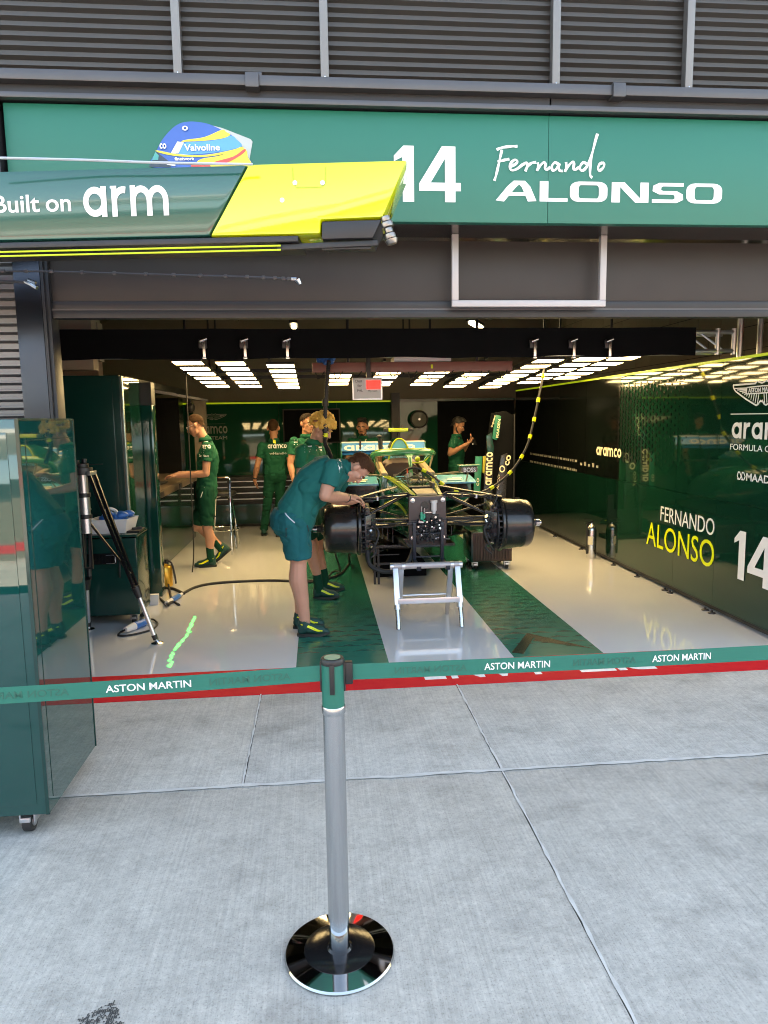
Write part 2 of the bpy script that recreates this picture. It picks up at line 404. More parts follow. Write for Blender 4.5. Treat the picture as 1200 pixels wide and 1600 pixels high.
def ribbon(mb, pts, w, o, u, v, lift=0.002, m=0, sm=0, wfun=None, rise=0.0005):
    """A flat stroke with mitred corners drawn in the plane o, u, v."""
    o, u, v = V(o), V(u), V(v); n = u.normalized().cross(v.normalized())
    P = [V((x, y, 0)) for x, y in pts]
    if sm: P = smooth_path(P, sm)
    L_, R_ = [], []
    for i, p in enumerate(P):
        a = (p-P[i-1]).normalized() if i else (P[1]-p).normalized()
        b = (P[i+1]-p).normalized() if i < len(P)-1 else a
        t = (a+b); t = t.normalized() if t.length > 1e-5 else a
        k = max(0.7, t.dot(a)); nn = V((-t.y, t.x, 0))
        ww = w*(wfun(i/(len(P)-1)) if wfun else 1)/2/k
        L_.append(p+nn*ww); R_.append(p-nn*ww)
    to = lambda q, z: o + u*q.x + v*q.y + n*z
    k = len(P); g_ = [lift+rise*i/k for i in range(k)]
    vs = [to(q, z) for q, z in zip(L_, g_)] + [to(q, z) for q, z in zip(R_, g_)]
    mb.add(vs, [(i, i+1, k+i+1, k+i) for i in range(k-1)], m)
    return mb
def arc(cx, cy, rx, ry, a0, a1, n=14):
    return [(cx+rx*math.cos(R(a0+(a1-a0)*i/n)), cy+ry*math.sin(R(a0+(a1-a0)*i/n))) for i in range(n+1)]
GL = {  # rounded lower-case letters: (strokes, advance) for an x-height of 1
    'a': ([arc(.52, .5, .38, .38, 0, 360, 28), [(.9, 0), (.9, 1.0)]], 1.22),
    'r': ([[(.12, 0), (.12, 1.0)], [(.12, .45)] + arc(.5, .5, .38, .37, 180, 75, 10)], .78),
    'm': ([[(.12, 0), (.12, 1.0)], arc(.46, .5, .34, .38, 180, 0, 14) + [(.80, 0)], arc(1.14, .5, .34, .38, 180, 0, 14) + [(1.48, 0)]], 1.78),
    'c': ([arc(.5, .5, .38, .38, 50, 310, 22)], .94),
    'o': ([arc(.52, .5, .38, .38, 0, 360, 28)], 1.06),
}
def logo(mb, word, o, u, v, h, w=None, st=0.24, m=0, lift=0.002):
    tot = sum(GL[c][1] for c in word)
    sx = (w/tot) if w else h; U, Vv = V(u).normalized()*sx, V(v).normalized()*h; x = 0; k = 0
    for c in word:
        for s in GL[c][0]:
            ribbon(mb, [(x+a, b) for a, b in s], st, o, U, Vv, lift + 0.0006*(k % 3), m); k += 1
        x += GL[c][1]
    return mb
def wings(mb, o, u, v, s, lift=0.002, m=0, half=None, fill=False):
    """A pair of spread feathered wings in outline, s wide from centre to tip."""
    u, v = V(u).normalized()*s, V(v).normalized()*s
    for sg in ((-1, 1) if half is None else (half,)):
        low = [(-1, .13), (-.97, .06), (-.90, .0), (-.53, -.17), (-.16, -.31), (-.10, -.29), (-.03, -.22), (0, -.24)]
        mir = lambda q: [(x*-sg, y) for x, y in q]
        ribbon(mb, mir(low), .035, o, u, v, lift, m); ribbon(mb, mir([(-1, .13), (-.22, .13), (-.16, .17), (0, .13)]), .035, o, u, v, lift+.0012, m)
        ribbon(mb, mir([(0, .07), (-.5, .06), (-.5, -.07), (0, -.07)]), .025, o, u, v, lift+.0006, m)
        for i in range(11):
            t = i/10
            a = (-.5, .05-.12*t*2.2) if t < .45 else (-.5+.42*(t-.45)/.55, -.07); b = (-.96+.84*t**.85, .06-.36*t)
            ribbon(mb, mir([a, b]), .024, o, u, v, lift+.0018, m)
    return mb
def quad(mb, o, u, v, w, h, m=0, lift=0.002):
    o, u, v = V(o), V(u).normalized(), V(v).normalized(); n = u.cross(v)*lift
    mb.add([o+n, o+u*w+n, o+u*w+v*h+n, o+v*h+n], [(0, 1, 2, 3)], m); return mb
UX, UZ, UY = V((1, 0, 0)), V((0, 0, 1)), V((0, 1, 0))

# ================================================================== SETTING
g = MB(); g.add([(-300, -300, -.03), (300, -300, -.03), (300, 300, -.03), (-300, 300, -.03)], [(0, 1, 2, 3)])
g.build('ground', m_conc, kind='structure')
sl = MB()
YJ = 3.155; gp = 0.005
def slab(x0, x1, y0, y1): sl.bb((x0+gp, y0+gp, -.028), (x1-gp, y1-gp, 0))
for a, b in ((-12, -7.5), (-7.5, -3.9), (-3.9, -.39), (-.39, .84), (.84, 4.4), (4.4, 8), (8, 12)): slab(a, b, YJ, 4.27)
for a, b in ((-12, -7), (-7, -3.0), (-3.0, .84), (.84, 4.6), (4.6, 9), (9, 13)):
    for k in range(4): slab(a, b, YJ-3.6*(k+1), YJ-3.6*k)
sl.build('pit_apron', m_conc, kind='structure', bevel=0.006)
j = MB(); rj = random.Random(3)
def joint(p0, p1, w, n):                # ragged filler that half fills a joint
    p0, p1 = V(p0), V(p1); t = (p1-p0).normalized(); s = V((-t.y, t.x, 0))
    A, B = [], []
    for i in range(n+1):
        p = p0.lerp(p1, i/n); A.append(p+s*w*rj.uniform(.15, .75)); B.append(p-s*w*rj.uniform(.15, .75))
    k = len(A)
    j.add(A+B, [(i, i+1, k+i+1, k+i) for i in range(n)])
joint((-9, YJ, .0035), (9, YJ, .0035), .024, 300)
joint((.84, -6, .0025), (.84, 4.27, .0025), .012, 190)
joint((-.39, YJ, .0025), (-.39, 4.27, .0025), .009, 40)
j.build('joint_filler', m_joint, kind='structure')
g = MB(); g.bb((-12, -9, -.0295), (12, 4.3, -.02)); g.build('joint_bed', m_gap, kind='structure')
# tyre mark at the front
tm = MB(); tri = [pZ(179, 1563, .0025), pZ(122, 1593, .0025), pZ(130, 1640, .0025), pZ(205, 1630, .0025)]
def inside(p):
    sg = [(tri[(i+1) % 4]-tri[i]).cross(p-tri[i]).z for i in range(4)]; return all(q > 0 for q in sg) or all(q < 0 for q in sg)
for a in range(60):
    for b in range(60):
        p = pZ(179, 1563, .0025)+V((-.12+a*.0052, .02-b*.0052, 0))+V((noise.noise(V((a*.4, b*.4, 0)))*.002, 0, 0))
        if not inside(p) or rj.random() > .62+.5*noise.noise(V((a*.22, b*.22, 3))): continue
        w = .0030*rj.uniform(.7, 1.25); tm.add([p+V((-w, -w*.5, 0)), p+V((w*.4, -w, 0)), p+V((w, w*.5, 0)), p+V((-w*.4, w, 0))], [(0, 1, 2, 3)])
tm.build('tyre_mark', m_gap, kind='structure')

# garage floor: sheets laid edge to edge
YF0, YF1, YB = 4.27, 4.72, 12.2
XS = [-.187, .453, 1.337, 1.989]
fl = MB()
for a, b in ((-5, XS[0]), (XS[1], XS[2]), (XS[3], 5)): fl.bb((a, YF1, -.03), (b, YB, .002))
fl.build('garage_floor', m_epoxy, kind='structure')
for a, b in ((XS[0], XS[1]), (XS[2], XS[3])):
    f = MB(); f.bb((a, YF1, -.03), (b, YB, .002)); f.build('floor_stripe', m_stripe, kind='structure')
f = MB(); f.bb((-5, YF0, -.03), (5, YF1, .002)); f.build('red_threshold', m_red, kind='structure')
# PIT LANE, read from inside the garage
t = MB()
text(t, 'PIT', (2.215, 4.64, .003), (-1, 0, 0), (0, -1, 0), h=.27, w=.52, bold=.02)
text(t, 'LANE', (1.43, 4.64, .003), (-1, 0, 0), (0, -1, 0), h=.27, w=.78, bold=.02)
t.build('floor_lettering', m_white, kind='structure')
# dark arrow shape printed on the right stripe
t = MB()
ribbon(t, [(1.385, 4.80), (1.60, 5.20), (1.92, 4.86), (1.60, 5.10)], .085, (0, 0, .003), UX, UY, .0005)
t.build('floor_emblem', mat('stripe_print', (0.004, 0.024, 0.018), .25), kind='structure')

# ================================================================== PIT BUILDING
YS, YR = 4.10, 4.50
bd = thing('pit_building', (0, 4.5, 0), 'dark grey pit lane building with louvred upper wall over the open garage', 'building')
def louvre(x0, x1, y, z0, z1, pitch, dep, sl_=.45):
    mb = MB(); n = int((z1-z0)/pitch)
    prof = []
    for i in range(n):
        z = z0+i*pitch
        prof += [(0, z), (-dep, z+pitch*.30), (-dep, z+pitch*.46), (0, z+pitch*.52)]
    prof.append((0, z0+n*pitch))
    vs = [(x0, y+a, b) for a, b in prof] + [(x1, y+a, b) for a, b in prof]; k = len(prof)
    mb.add(vs, [(i, i+1, k+i+1, k+i) for i in range(k-1)]); return mb
mx_ = [-6.2, -4.2, -2.3, -.693, .095, 1.393, 2.175, 3.4, 4.6, 6.2]
for a, b in zip(mx_[:-1], mx_[1:]):
    louvre(a, b, 4.255, 3.47, 9.0, .0488, .024).build('louvre_panel', m_louv, bd)
for x in mx_:
    f = MB(); f.bb((x-.022, 4.17, 3.488), (x+.022, 4.222, 9.0)); f.cyl((x, 4.172, 3.54), (x, 4.166, 3.54), .006, n=8, m=1)
    f.build('mullion', [m_mull, m_steel], bd, bevel=.003)
# gutter rail in three lengths, clips at the joins
for a, b in ((-6.2, -.30), (-.285, 1.69), (1.705, 6.2)):
    f = MB(); f.bb((a, 4.03, 3.425), (b, 4.17, 3.478)); f.build('gutter_rail', m_beam, bd, bevel=.006)
for x in (-.29, 1.70):
    f = MB(); f.bb((x-.035, 4.015, 3.412), (x+.035, 4.17, 3.484)); f.bb((x-.022, 4.06, 3.4845), (x+.05, 4.15, 3.505)); f.build('rail_clip', m_beam, bd, bevel=.004)
f = MB(); f.bb((-6.2, 4.085, 3.345), (1.33, 4.26, 3.424)); f.bb((1.34, 4.088, 3.345), (6.2, 4.26, 3.424)); f.build('fascia_back', m_dark, bd)
f = MB(); f.bb((-6.2, 4.045, 3.345), (6.2, 4.084, 3.372)); f.build('fascia_trim', m_beam, bd, bevel=.004)
f = MB(); f.bb((-6.2, 4.16, 2.775), (6.2, 4.60, 2.82)); f.bb((-6.2, 4.22, 2.825), (6.2, 4.30, 3.34)); f.build('soffit', mat('soffit_metal', (.035, .035, .042), .13, metal=.7, var=.1), bd)
# upper wall, roof, canopy
f = MB(); f.bb((-9, 4.30, 2.83), (9, 4.6, 9.3)); f.build('upper_wall', m_dark, bd)
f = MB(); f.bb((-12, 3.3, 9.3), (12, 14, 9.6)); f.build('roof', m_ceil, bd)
# left jamb: pillar, guide rail, corrugated cladding
f = MB(); f.bb((-1.735, 4.45, 0), (-1.585, 4.60, 2.774)); f.build('pillar', m_pillar, bd, bevel=.006)
f = MB(); f.bb((-1.583, 4.47, 0), (-1.545, 4.60, 2.774)); f.bb((-1.584, 4.452, 0), (-1.566, 4.4695, 2.774)); f.build('guide_rail', m_dark, bd, bevel=.003)
louvre(-6.2, -1.737, 4.50, 0.0, 2.77, .049, .032).build('cladding', m_mull, bd)
f = MB(); f.bb((-6.2, 4.512, 0), (-1.72, 4.62, 2.774)); f.build('left_wall', m_dark, bd)
f = MB(); f.bb((-3, 4.06, 2.775), (-1.60, 4.16, 3.34)); f.build('end_cladding', m_dark, bd)
# right jamb and wall beyond the frame
f = MB(); f.bb((3.62, 4.45, 0), (6.2, 4.62, 2.774)); f.build('right_wall', m_dark, bd)
# shell of the garage
f = MB(); f.bb((-5, YB, 0), (5, YB+.2, 3.9)); f.build('rear_wall', m_block, bd)
f = MB(); f.bb((-5.2, 4.62, 0), (-5, YB, 3.9)); f.build('side_wall', m_block, bd)
f = MB()
for r_ in range(19):
    for c_ in range(-1, 19):
        y0 = 4.64+c_*.41+(r_ % 2)*.205; y1 = y0+.40
        y0 = max(y0, 4.64); y1 = min(y1, YB-.01)
        if y1-y0 > .03: f.bb((3.90, y0, r_*.205), (4.1, y1, r_*.205+.197))
f.build('block_wall', m_block, bd)
f = MB(); f.bb((3.91, 4.63, 0), (4.2, YB, 3.9)); f.build('block_mortar', m_ceil, bd)
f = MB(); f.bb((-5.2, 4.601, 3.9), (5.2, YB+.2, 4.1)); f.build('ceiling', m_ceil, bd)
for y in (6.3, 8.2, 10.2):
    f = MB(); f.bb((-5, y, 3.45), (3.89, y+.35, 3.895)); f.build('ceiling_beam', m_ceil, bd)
f = MB()
for x in (-3.4, -1.3, .9, 2.9):
    f.bb((x, 4.7, 3.30), (x+.07, YB-.05, 3.38))
f.build('ceiling_rail', m_block, bd)
for x in (3.62, 3.80):
    f = MB(); f.cyl((x, 5.9, 2.0), (x, 5.9, 3.89), .025, n=10); f.build('conduit', m_alu, bd)
f = MB(); f.bb((-4.99, 7.6, 2.0), (-2.2, 7.75, 3.6)); f.bb((-2.6, 6.9, 2.25), (-1.98, 7.05, 2.6)); f.build('bulkhead', mat('cream_wall', (.40, .34, .27), .8, var=.1), bd)
f = MB(); f.bb((-2.35, 6.6, 2.15), (-1.95, 6.75, 3.1)); f.build('wall_pier', mat('cream_wall', (.40, .34, .27), .8), bd)

# roller shutter
rs = thing('roller_shutter', (1.0, YR, 2.3), 'brown grey roller shutter rolled up under the green sign', 'shutter')
mb = MB(); prof = []
for i in range(15):
    z = 2.40+.365*i/14; prof.append((.018*math.sin(i*.9), z)); 
bul = [(.012*(1-((z-2.40)/.365*2-1)**2), z) for _, z in prof]
k = len(bul)
mb.add([(-1.544, YR-b+.02, z) for b, z in bul]+[(3.615, YR-b+.02, z) for b, z in bul], [(i, i+1, k+i+1, k+i) for i in range(k-1)])
mb.build('curtain', m_roller, rs, smooth=180)
mb = MB(); mb.bb((-1.544, YR-.005, 2.352), (3.615, YR+.06, 2.3995)); mb.bb((-1.544, YR-.012, 2.30), (3.615, YR+.07, 2.349)); mb.build('bottom_bar', m_dark, rs, bevel=.005)
mb = MB(); mb.bb((-1.544, YR-.016, 2.345), (3.615, YR-.0055, 2.3545)); mb.build('bar_edge', m_beam, rs)
# white U frame in front of the shutter
uf = thing('bracket_frame', (1.3, 4.4, 2.36), 'pale metal U shaped frame hung before the shutter', 'bracket')
mb = MB(); mb.bb((.838, 4.385, 2.35), (1.803, 4.42, 2.388)); mb.build('cross_tube', m_alup, uf, bevel=.003)
for x in (.838, 1.763):
    mb = MB(); mb.bb((x, 4.385, 2.3895), (x+.04, 4.42, 2.774)); mb.build('side_tube', m_alup, uf, bevel=.003)

# ================================================================== SIGN
sg = thing('garage_sign', (.9, YS, 2.765), 'long green fascia sign with white number 14 and white lettering above the garage', 'sign')
mb = MB(); mb.bb((-1.58, YS, 2.766), (1.331, YS+.055, 3.338)); mb.bb((1.333, YS, 2.766), (4.6, YS+.055, 3.338)); mb.build('sign_panel', m_sign, sg, bevel=.002)
yl = YS-.001
P = lambda x, y: pY(x, y, yl)
mb = MB(); a = P(612, 315); 
def numeral14(mb, o, u, v, w, h, m=0):
    """The number 14 as flat cut vinyl: w wide, h tall."""
    u, v = V(u).normalized(), V(v).normalized(); n = u.cross(v)*.002; o = V(o)+n
    one = [(.0, .80), (.17, 1.0), (.34, 1.0), (.34, 0), (.17, 0), (.17, .80), (.03, .68)]
    q = lambda pts: [o+u*x*w+v*y*h for x, y in pts]
    mb.add(q([(.02, .82), (.16, 1.0), (.31, 1.0), (.31, 0), (.145, 0), (.145, .80), (.02, .72)]), [(0, 5, 6), (0, 1, 5), (1, 2, 5), (2, 3, 4, 5)], m)
    A = [(.72, 1.0), (.92, 1.0), (.92, .35), (1.0, .35), (1.0, .20), (.92, .20), (.92, 0), (.765, 0), (.765, .20), (.385, .20), (.385, .33),
         (.765, .35), (.765, .78), (.555, .35)]
    mb.add(q(A), [(7, 6, 5, 8), (8, 5, 4, 9), (9, 4, 3, 11), (9, 11, 13, 10), (3, 2, 11), (11, 2, 1, 12), (12, 1, 0), (0, 10, 13), (0, 13, 12)], m)
    return mb
o_ = P(614, 315); numeral14(mb, o_, UX, UZ, P(720, 315).x-o_.x, P(720, 226).z-P(720, 313).z)
mb.build('number', m_white, sg)
# ALONSO, wide square letters
mb = MB(); o_ = P(775, 314); hh = P(775, 282).z-P(775, 314).z; ww = P(1128, 314).x-o_.x
def rr(x0, y0, x1, y1, r): return arc(x1-r, y1-r, r, r*1.5, 90, 0, 5)+arc(x1-r, y0+r*1.5, r, r*1.5, 0, -90, 5)+arc(x0+r, y0+r*1.5, r, r*1.5, -90, -180, 5)+arc(x0+r, y1-r*1.5, r, r*1.5, 180, 90, 5)
kx = ww/1118.0; U_, V_ = UX*hh*2.65, UZ*hh
T = lambda pts: [((x-42)*kx/(hh*2.65), (357-y)/99.0) for x, y in pts]
def rr(x0, x1):
    c = []
    for xx, yy, a in ((x1-26, 292, 90), (x1-26, 323, 0), (x0+26, 323, -90), (x0+26, 292, 180)): c += [(xx+26*math.cos(R(a-18*i)), yy-25.5*math.sin(R(a-18*i))) for i in range(6)]
    return c+[c[0], c[1]]
for i, q in enumerate([[(60, 357), (116, 288), (140, 266.5), (166, 266.5), (186, 288), (216, 357)], [(104, 323), (184, 323)], [(273, 258), (273, 348.5), (388, 348.5)], rr(420, 562),
    [(625, 357), (625, 266.5), (654, 266.5), (736, 348.5), (767, 348.5), (767, 258)],
    [(962, 266.5), (850, 266.5), (830, 276), (828, 296), (850, 306.5), (918, 306.5), (938, 317), (940, 338), (918, 348.5), (805, 348.5)], rr(998, 1137)]):
    ribbon(mb, T(q), .172, o_, U_, V_, .002+.0012*(i % 2))
mb.build('surname_lettering', m_white, sg)
# first name in handwriting; strokes in picture units of the sign
mb = MB(); K = lambda pts: [((600+x/2), y/2) for x, y in pts]
def script(pts, w=.016):
    W3 = [P(*p) for p in K(pts)]
    ribbon(mb, [(p.x, p.z) for p in W3], w, (0, YS-.001, 0), UX, UZ, .002, 0, 6, lambda t: .8+.35*math.sin(t*7+1)**2, rise=.003)
for q in ([(50, 108), (75, 98), (120, 92), (152, 92)], [(76, 108), (62, 170), (48, 230), (38, 262)], [(55, 168), (85, 160), (112, 155)],
          [(115, 192), (142, 180), (152, 166), (140, 158), (122, 172), (115, 195), (125, 210), (150, 203), (180, 180)], [(180, 182), (195, 172), (200, 184), (191, 216)], [(193, 208), (204, 190), (222, 174), (244, 171)],
          [(252, 171), (255, 190), (248, 213)], [(249, 210), (262, 190), (282, 170), (290, 180), (288, 200), (297, 207), (314, 194)],
          [(354, 178), (336, 172), (322, 190), (326, 210), (342, 205), (360, 176)], [(360, 176), (356, 198), (362, 213), (374, 213)],
          [(392, 169), (394, 190), (386, 218)], [(387, 214), (402, 190), (424, 168), (431, 178), (428, 202), (437, 207), (456, 195)],
          [(493, 176), (476, 172), (462, 190), (464, 208), (480, 208), (500, 180), (525, 110), (541, 52), (547, 30)], [(546, 30), (530, 90), (515, 160), (510, 210), (512, 238), (521, 246)],
          [(573, 172), (557, 180), (550, 200), (558, 211), (574, 198), (580, 181), (570, 172)]):
    script([((760+x*.3167-600)*2, (200+y*.3163)*2) for x, y in q], .0135)
mb.build('script_lettering', m_white, sg)
# printed crash helmet on the sign
mh = [mat('print_blue', (0.015, 0.09, 0.42), .3, coat=.5), mat('print_light_blue', (0.06, 0.30, 0.66), .3, coat=.5), mat('print_yellow', (0.75, 0.60, 0.03), .3, coat=.5),
      mat('print_red', (0.62, 0.05, 0.03), .3, coat=.5), mat('print_grey', (0.42, 0.46, 0.47), .4), mat('print_dark', (0.03, 0.05, 0.08), .3), m_white, mat('print_teal', (0.05, 0.32, 0.32), .3)]
mb = MB()
def hp(pts, m, lift):
    q = [P(x/2, y/2)-V((0, lift, 0)) for x, y in pts]
    mb.add(q, [tuple(range(len(q)))], m)
HC = lambda pts: [((220+x/6)*2, (180+y/6)*2) for x, y in pts]
def hs(pts, m, lift, k=4):
    q = smooth_path([P(*(220+x/6, 180+y/6))-V((0, lift, 0)) for x, y in pts], k, True) if k else [P(220+x/6, 180+y/6)-V((0, lift, 0)) for x, y in pts]
    bm2 = bmesh.new(); f_ = bm2.faces.new([bm2.verts.new(p) for p in q]); r_ = bmesh.ops.triangulate(bm2, faces=[f_]); bm2.verts.index_update()
    mb.add([v.co.copy() for v in bm2.verts], [[v.index for v in f.verts] for f in bm2.faces], m); bm2.free()
hs([(660, 95), (760, 120), (1030, 225), (1048, 250), (1015, 440), (900, 470)], 4, .0015, 0)
hs([(110, 490), (150, 335), (200, 235), (280, 140), (360, 82), (450, 62), (540, 66), (640, 86), (760, 140), (860, 195), (950, 290), (1000, 380), (1014, 490), (560, 496)], 0, .003)
hs([(430, 232), (600, 207), (760, 140), (800, 160), (840, 187), (760, 222), (600, 242), (440, 250), (380, 250)], 2, .0045)
hs([(405, 264), (600, 247), (760, 225), (850, 194), (905, 235), (948, 290), (850, 325), (700, 352), (500, 370), (357, 364)], 1, .0045)
hs([(345, 250), (405, 260), (355, 362), (282, 362)], 6, .006, 0)
hs([(160, 334), (350, 368), (600, 376), (860, 328), (940, 300), (955, 312), (800, 362), (600, 394), (340, 387), (165, 352)], 2, .006)
hs([(530, 448), (580, 412), (740, 384), (960, 312), (1005, 395), (1012, 488), (600, 492)], 2, .0075)
hs([(690, 444), (870, 392), (968, 325), (980, 346), (900, 405), (800, 452)], 3, .009)
hs([(80, 488), (150, 342), (190, 378), (270, 440), (285, 490)], 5, .0075, 0); hs([(108, 428), (140, 348), (172, 384), (166, 424)], 7, .009, 0)
hs([(245, 470), (262, 450), (330, 470), (325, 482)], 6, .009, 0); hs([(470, 488), (480, 462), (640, 458), (660, 488)], 3, .009, 0)
def ht_(w, x0, x1, y0, y1, th=.02):
    a, b = P(220+x0/6, 180+y1/6), P(220+x1/6, 180+y1/6); text(mb, w, a-V((0, .010, 0)), (1, 0, .03), UZ, w=b.x-a.x, h=P(220, 180+y0/6).z-P(220, 180+y1/6).z, bold=th, m=6)
ht_('Valvoline', 412, 745, 280, 342); ht_('finetwork', 322, 506, 400, 432); ht_('co', 182, 244, 272, 322); ht_('o', 392, 446, 108, 152)
mb.build('helmet_print', mh, sg)

# ================================================================== OVERHEAD BOOM
Pr, Pl = V((.419, 3.2, 0)), V((-1.351, 3.42, 0))
bu = (Pr-Pl).normalized(); bn = V((bu.y, -bu.x, 0))*1.0      # bn points to the viewer
if bn.y > 0: bn = -bn
def bx(px, py):                          # a point of the boom's front face seen at px, py -> (u along from Pr, z)
    v = ray(px, py); o = V((0, 0, CAM_H)); t = (Pr-o).dot(bn)/v.dot(bn); p = o+v*t
    return ((p-Pr).dot(bu), p.z)
bm_ = thing('overhead_boom', (-1.0, 3.4, 2.45), 'green and yellow overhead boom reaching in from the left above the garage', 'boom')
zt, zb = 2.784, 2.487
uA1, uA0 = bx(388, 257)[0], bx(327, 362)[0]; uT = bx(637, 249)[0]; uE = bx(600, 335)[0]; uK = bx(500, 340)[0]
O = lambda u, z, d=0.0: Pr + bu*u - bn*d + UZ*z - UZ*Pr.z
def slab2(poly, d0, d1, name, m, bev=.006):
    mb = MB(); a = [O(u, z, d0) for u, z in poly]; b = [O(u, z, d1) for u, z in poly]; n = len(a)
    mb.add(a+b, [tuple(range(n)), tuple(range(2*n-1, n-1, -1))]+[(i, i+n, (i+1) % n+n, (i+1) % n) for i in range(n)])
    return mb.build(name, m, bm_, bevel=bev)
uJ = lambda z: uA0 + (uA1-uA0)*(z-zb)/(zt-zb)
gp_ = slab2([(-4.2, zb), (uJ(zb)-.002, zb), (uJ(zt)-.002, zt), (-4.2, zt)], 0, .30, 'green_cover', m_boom, .022)
slab2([(uJ(zb), zb), (uK, zb), (uK+.002, zb+.058), (uE-.005, zb+.062), (uT, zt), (uJ(zt), zt)], 0, .30, 'yellow_nose', m_lime, .016)
slab2([(uK+.004, zb-.02), (uE-.05, zb-.02), (uE-.012, zb+.056), (uK+.006, zb+.054)], .012, .28, 'end_box', m_dark, .006)
slab2([(-4.2, zb-.028), (uK-.1, zb-.028), (uK-.1, zb-.004), (-4.2, zb-.004)], .01, .28, 'underside', m_dark, .003)
for z, w in ((zb-.042, .0040), (zb-.060, .0040)):
    mb = MB(); mb.tube([O(-4.2, z, .02), O(bx(437, 377)[0], z, .02)], w, 8); mb.build('lime_strip', m_limeled, bm_)
mb = MB(); mb.bar(O(bx(437, 377)[0]-.02, zb-.045, .05), O(uE-.03, zb-.035, .05), .03, .024); mb.bar(O(uK+.0, zb-.052, .06), O(uE-.06, zb-.052, .06), .025, .012); mb.build('underside_rail', m_dark, bm_, bevel=.003)
# inspection plate outline and screws on the nose
mb = MB()
a0, a1 = bx(457, 250)[0], bx(508, 250)[0]; zz = bx(480, 293)[1]
ribbon(mb, [(a0, zt-.02), (a0, zz+.02), (a0+.015, zz), (a1-.015, zz), (a1, zz+.02), (a1, zt-.02)], .004, Pr-UZ*Pr.z, bu, UZ, .001)
mb.build('plate_seam', mat('lime_seam', (0.42, 0.48, 0.01), .4), bm_)
for px, py in ((461, 286), (504, 286), (441, 313), (174, 293)):
    mb = MB(); u_, z_ = bx(px, py); mb.cyl(O(u_, z_, .004), O(u_, z_, -.004), .010 if px != 174 else .006, n=12); mb.build('screw', m_steel, bm_)
mb = MB(); u_, z_ = bx(0, 334); text(mb, 'Built', O(bx(-8, 334)[0], z_+.002, -.001), bu, UZ, w=bx(63, 334)[0]-bx(-8, 334)[0], h=.074, bold=.012); mb.build('small_lettering', m_white, bm_)
mb = MB(); text(mb, 'on', O(bx(73, 334)[0], z_+.002, -.001), bu, UZ, w=bx(112, 334)[0]-bx(73, 334)[0], h=.052, bold=.012); mb.build('small_lettering', m_white, bm_)
mb = MB(); u0 = bx(131, 340)[0]; logo(mb, 'arm', O(u0, bx(131, 340)[1], -.001), bu, UZ, bx(200, 292)[1]-bx(200, 340)[1], bx(272, 340)[0]-u0, .22)
mb.build('large_lettering', m_white, bm_)
# swivel fitting hanging from the tip
tf = MB(); a = O(uE+.0, zb+.07, .05)
for i, (r0, r1) in enumerate(((.020, .020), (.026, .026), (.018, .018), (.024, .024), (.030, .022))):
    p0 = a + V((.004*i*1.6, -.03, -.024*i)); tf.cyl(p0, p0+V((.006, 0, -.02)), r0, r1, 14)
tf.build('swivel_fitting', mat('worn_steel', (.28, .26, .25), .35, metal=.9, var=.2, vs=30), bm_, bevel=.002)
tf = MB(); tf.ell(O(bx(425, 252)[0], zt+.002, .1), (.03, .03, .022)); tf.build('cap_dome', m_black, bm_)
mb = MB(); mb.tube([pY(-40, 246, 3.28), pY(130, 250, 3.28), pY(240, 254, 3.26), pY(395, 257, 3.23)], .0055, 6, 4)
mb.build('stay_cable', m_alu, label='thin grey stay cable running along the top of the overhead boom', cat='cable')
mb = MB(); pts = [pY(-60, 424, 4.2), pY(60, 424, 4.2), pY(250, 429, 4.2), pY(400, 433, 4.2), pY(455, 436, 4.2)]; sp = smooth_path(pts, 8)
ch = thing('cable_chain', sp[0], 'thin dark cable with small clips strung across the shutter', 'cable')
c0 = MB(); c0.tube(sp, .0055, 6); c0.build('cable', m_beam, ch)
for i in range(1, 32, 2):
    p = sp[i]; c1 = MB(); c1.box(p, (.02, .018, .018)); c1.build('clip', m_beam, ch, bevel=.003)
c1 = MB(); c1.cyl(sp[-1], sp[-1]+V((.03, 0, 0)), .012); c1.cyl(sp[-1]+V((.035, 0, -.005)), sp[-1]+V((.05, 0, -.03)), .02, .012); c1.build('end_fitting', m_steel, ch)
cc = thing('cable_clamp', pY(30, 440, 4.3), 'small metal clamp on a short cable in front of the left pillar', 'clamp')
c1 = MB(); c1.tube([pY(-60, 437, 4.3), pY(20, 440, 4.3), pY(45, 442, 4.3)], .008, 6, 4); c1.build('cable', m_beam, cc)
c1 = MB(); c1.tube([pY(40, 440, 4.3), pY(50, 445, 4.28), pY(58, 450, 4.27)], .012, 8); c1.tube([pY(44, 437, 4.3), pY(56, 442, 4.28)], .008, 8); c1.build('jaw', m_steel, cc)

# ================================================================== ACROSS THE PIT LANE (seen in reflections)
pw = thing('pit_wall', (0, -11, 0), 'white concrete pit wall with a red band across the pit lane', 'wall')
mb = MB(); mb.bb((-40, -11.3, 0), (40, -11, .28)); mb.bb((-40, -11.3, .62), (40, -11, 1.15)); mb.build('wall_block', m_block, pw)
mb = MB(); mb.bb((-40, -11.3, .281), (40, -10.99, .619)); mb.build('red_band', m_red, pw)
gs = thing('grandstand', (0, -45, 0), 'pale stepped grandstand on the far side of the track', 'grandstand')
mb = MB()
for i in range(14): mb.bb((-70, -45-i*1.0, 0), (70, -44.01-i*1.0, 1.2+i*.55))
mb.build('terrace', m_block, gs)
mb = MB(); mb.bb((-70, -62, 13), (70, -46, 13.5)); mb.build('roof', m_white, gs)

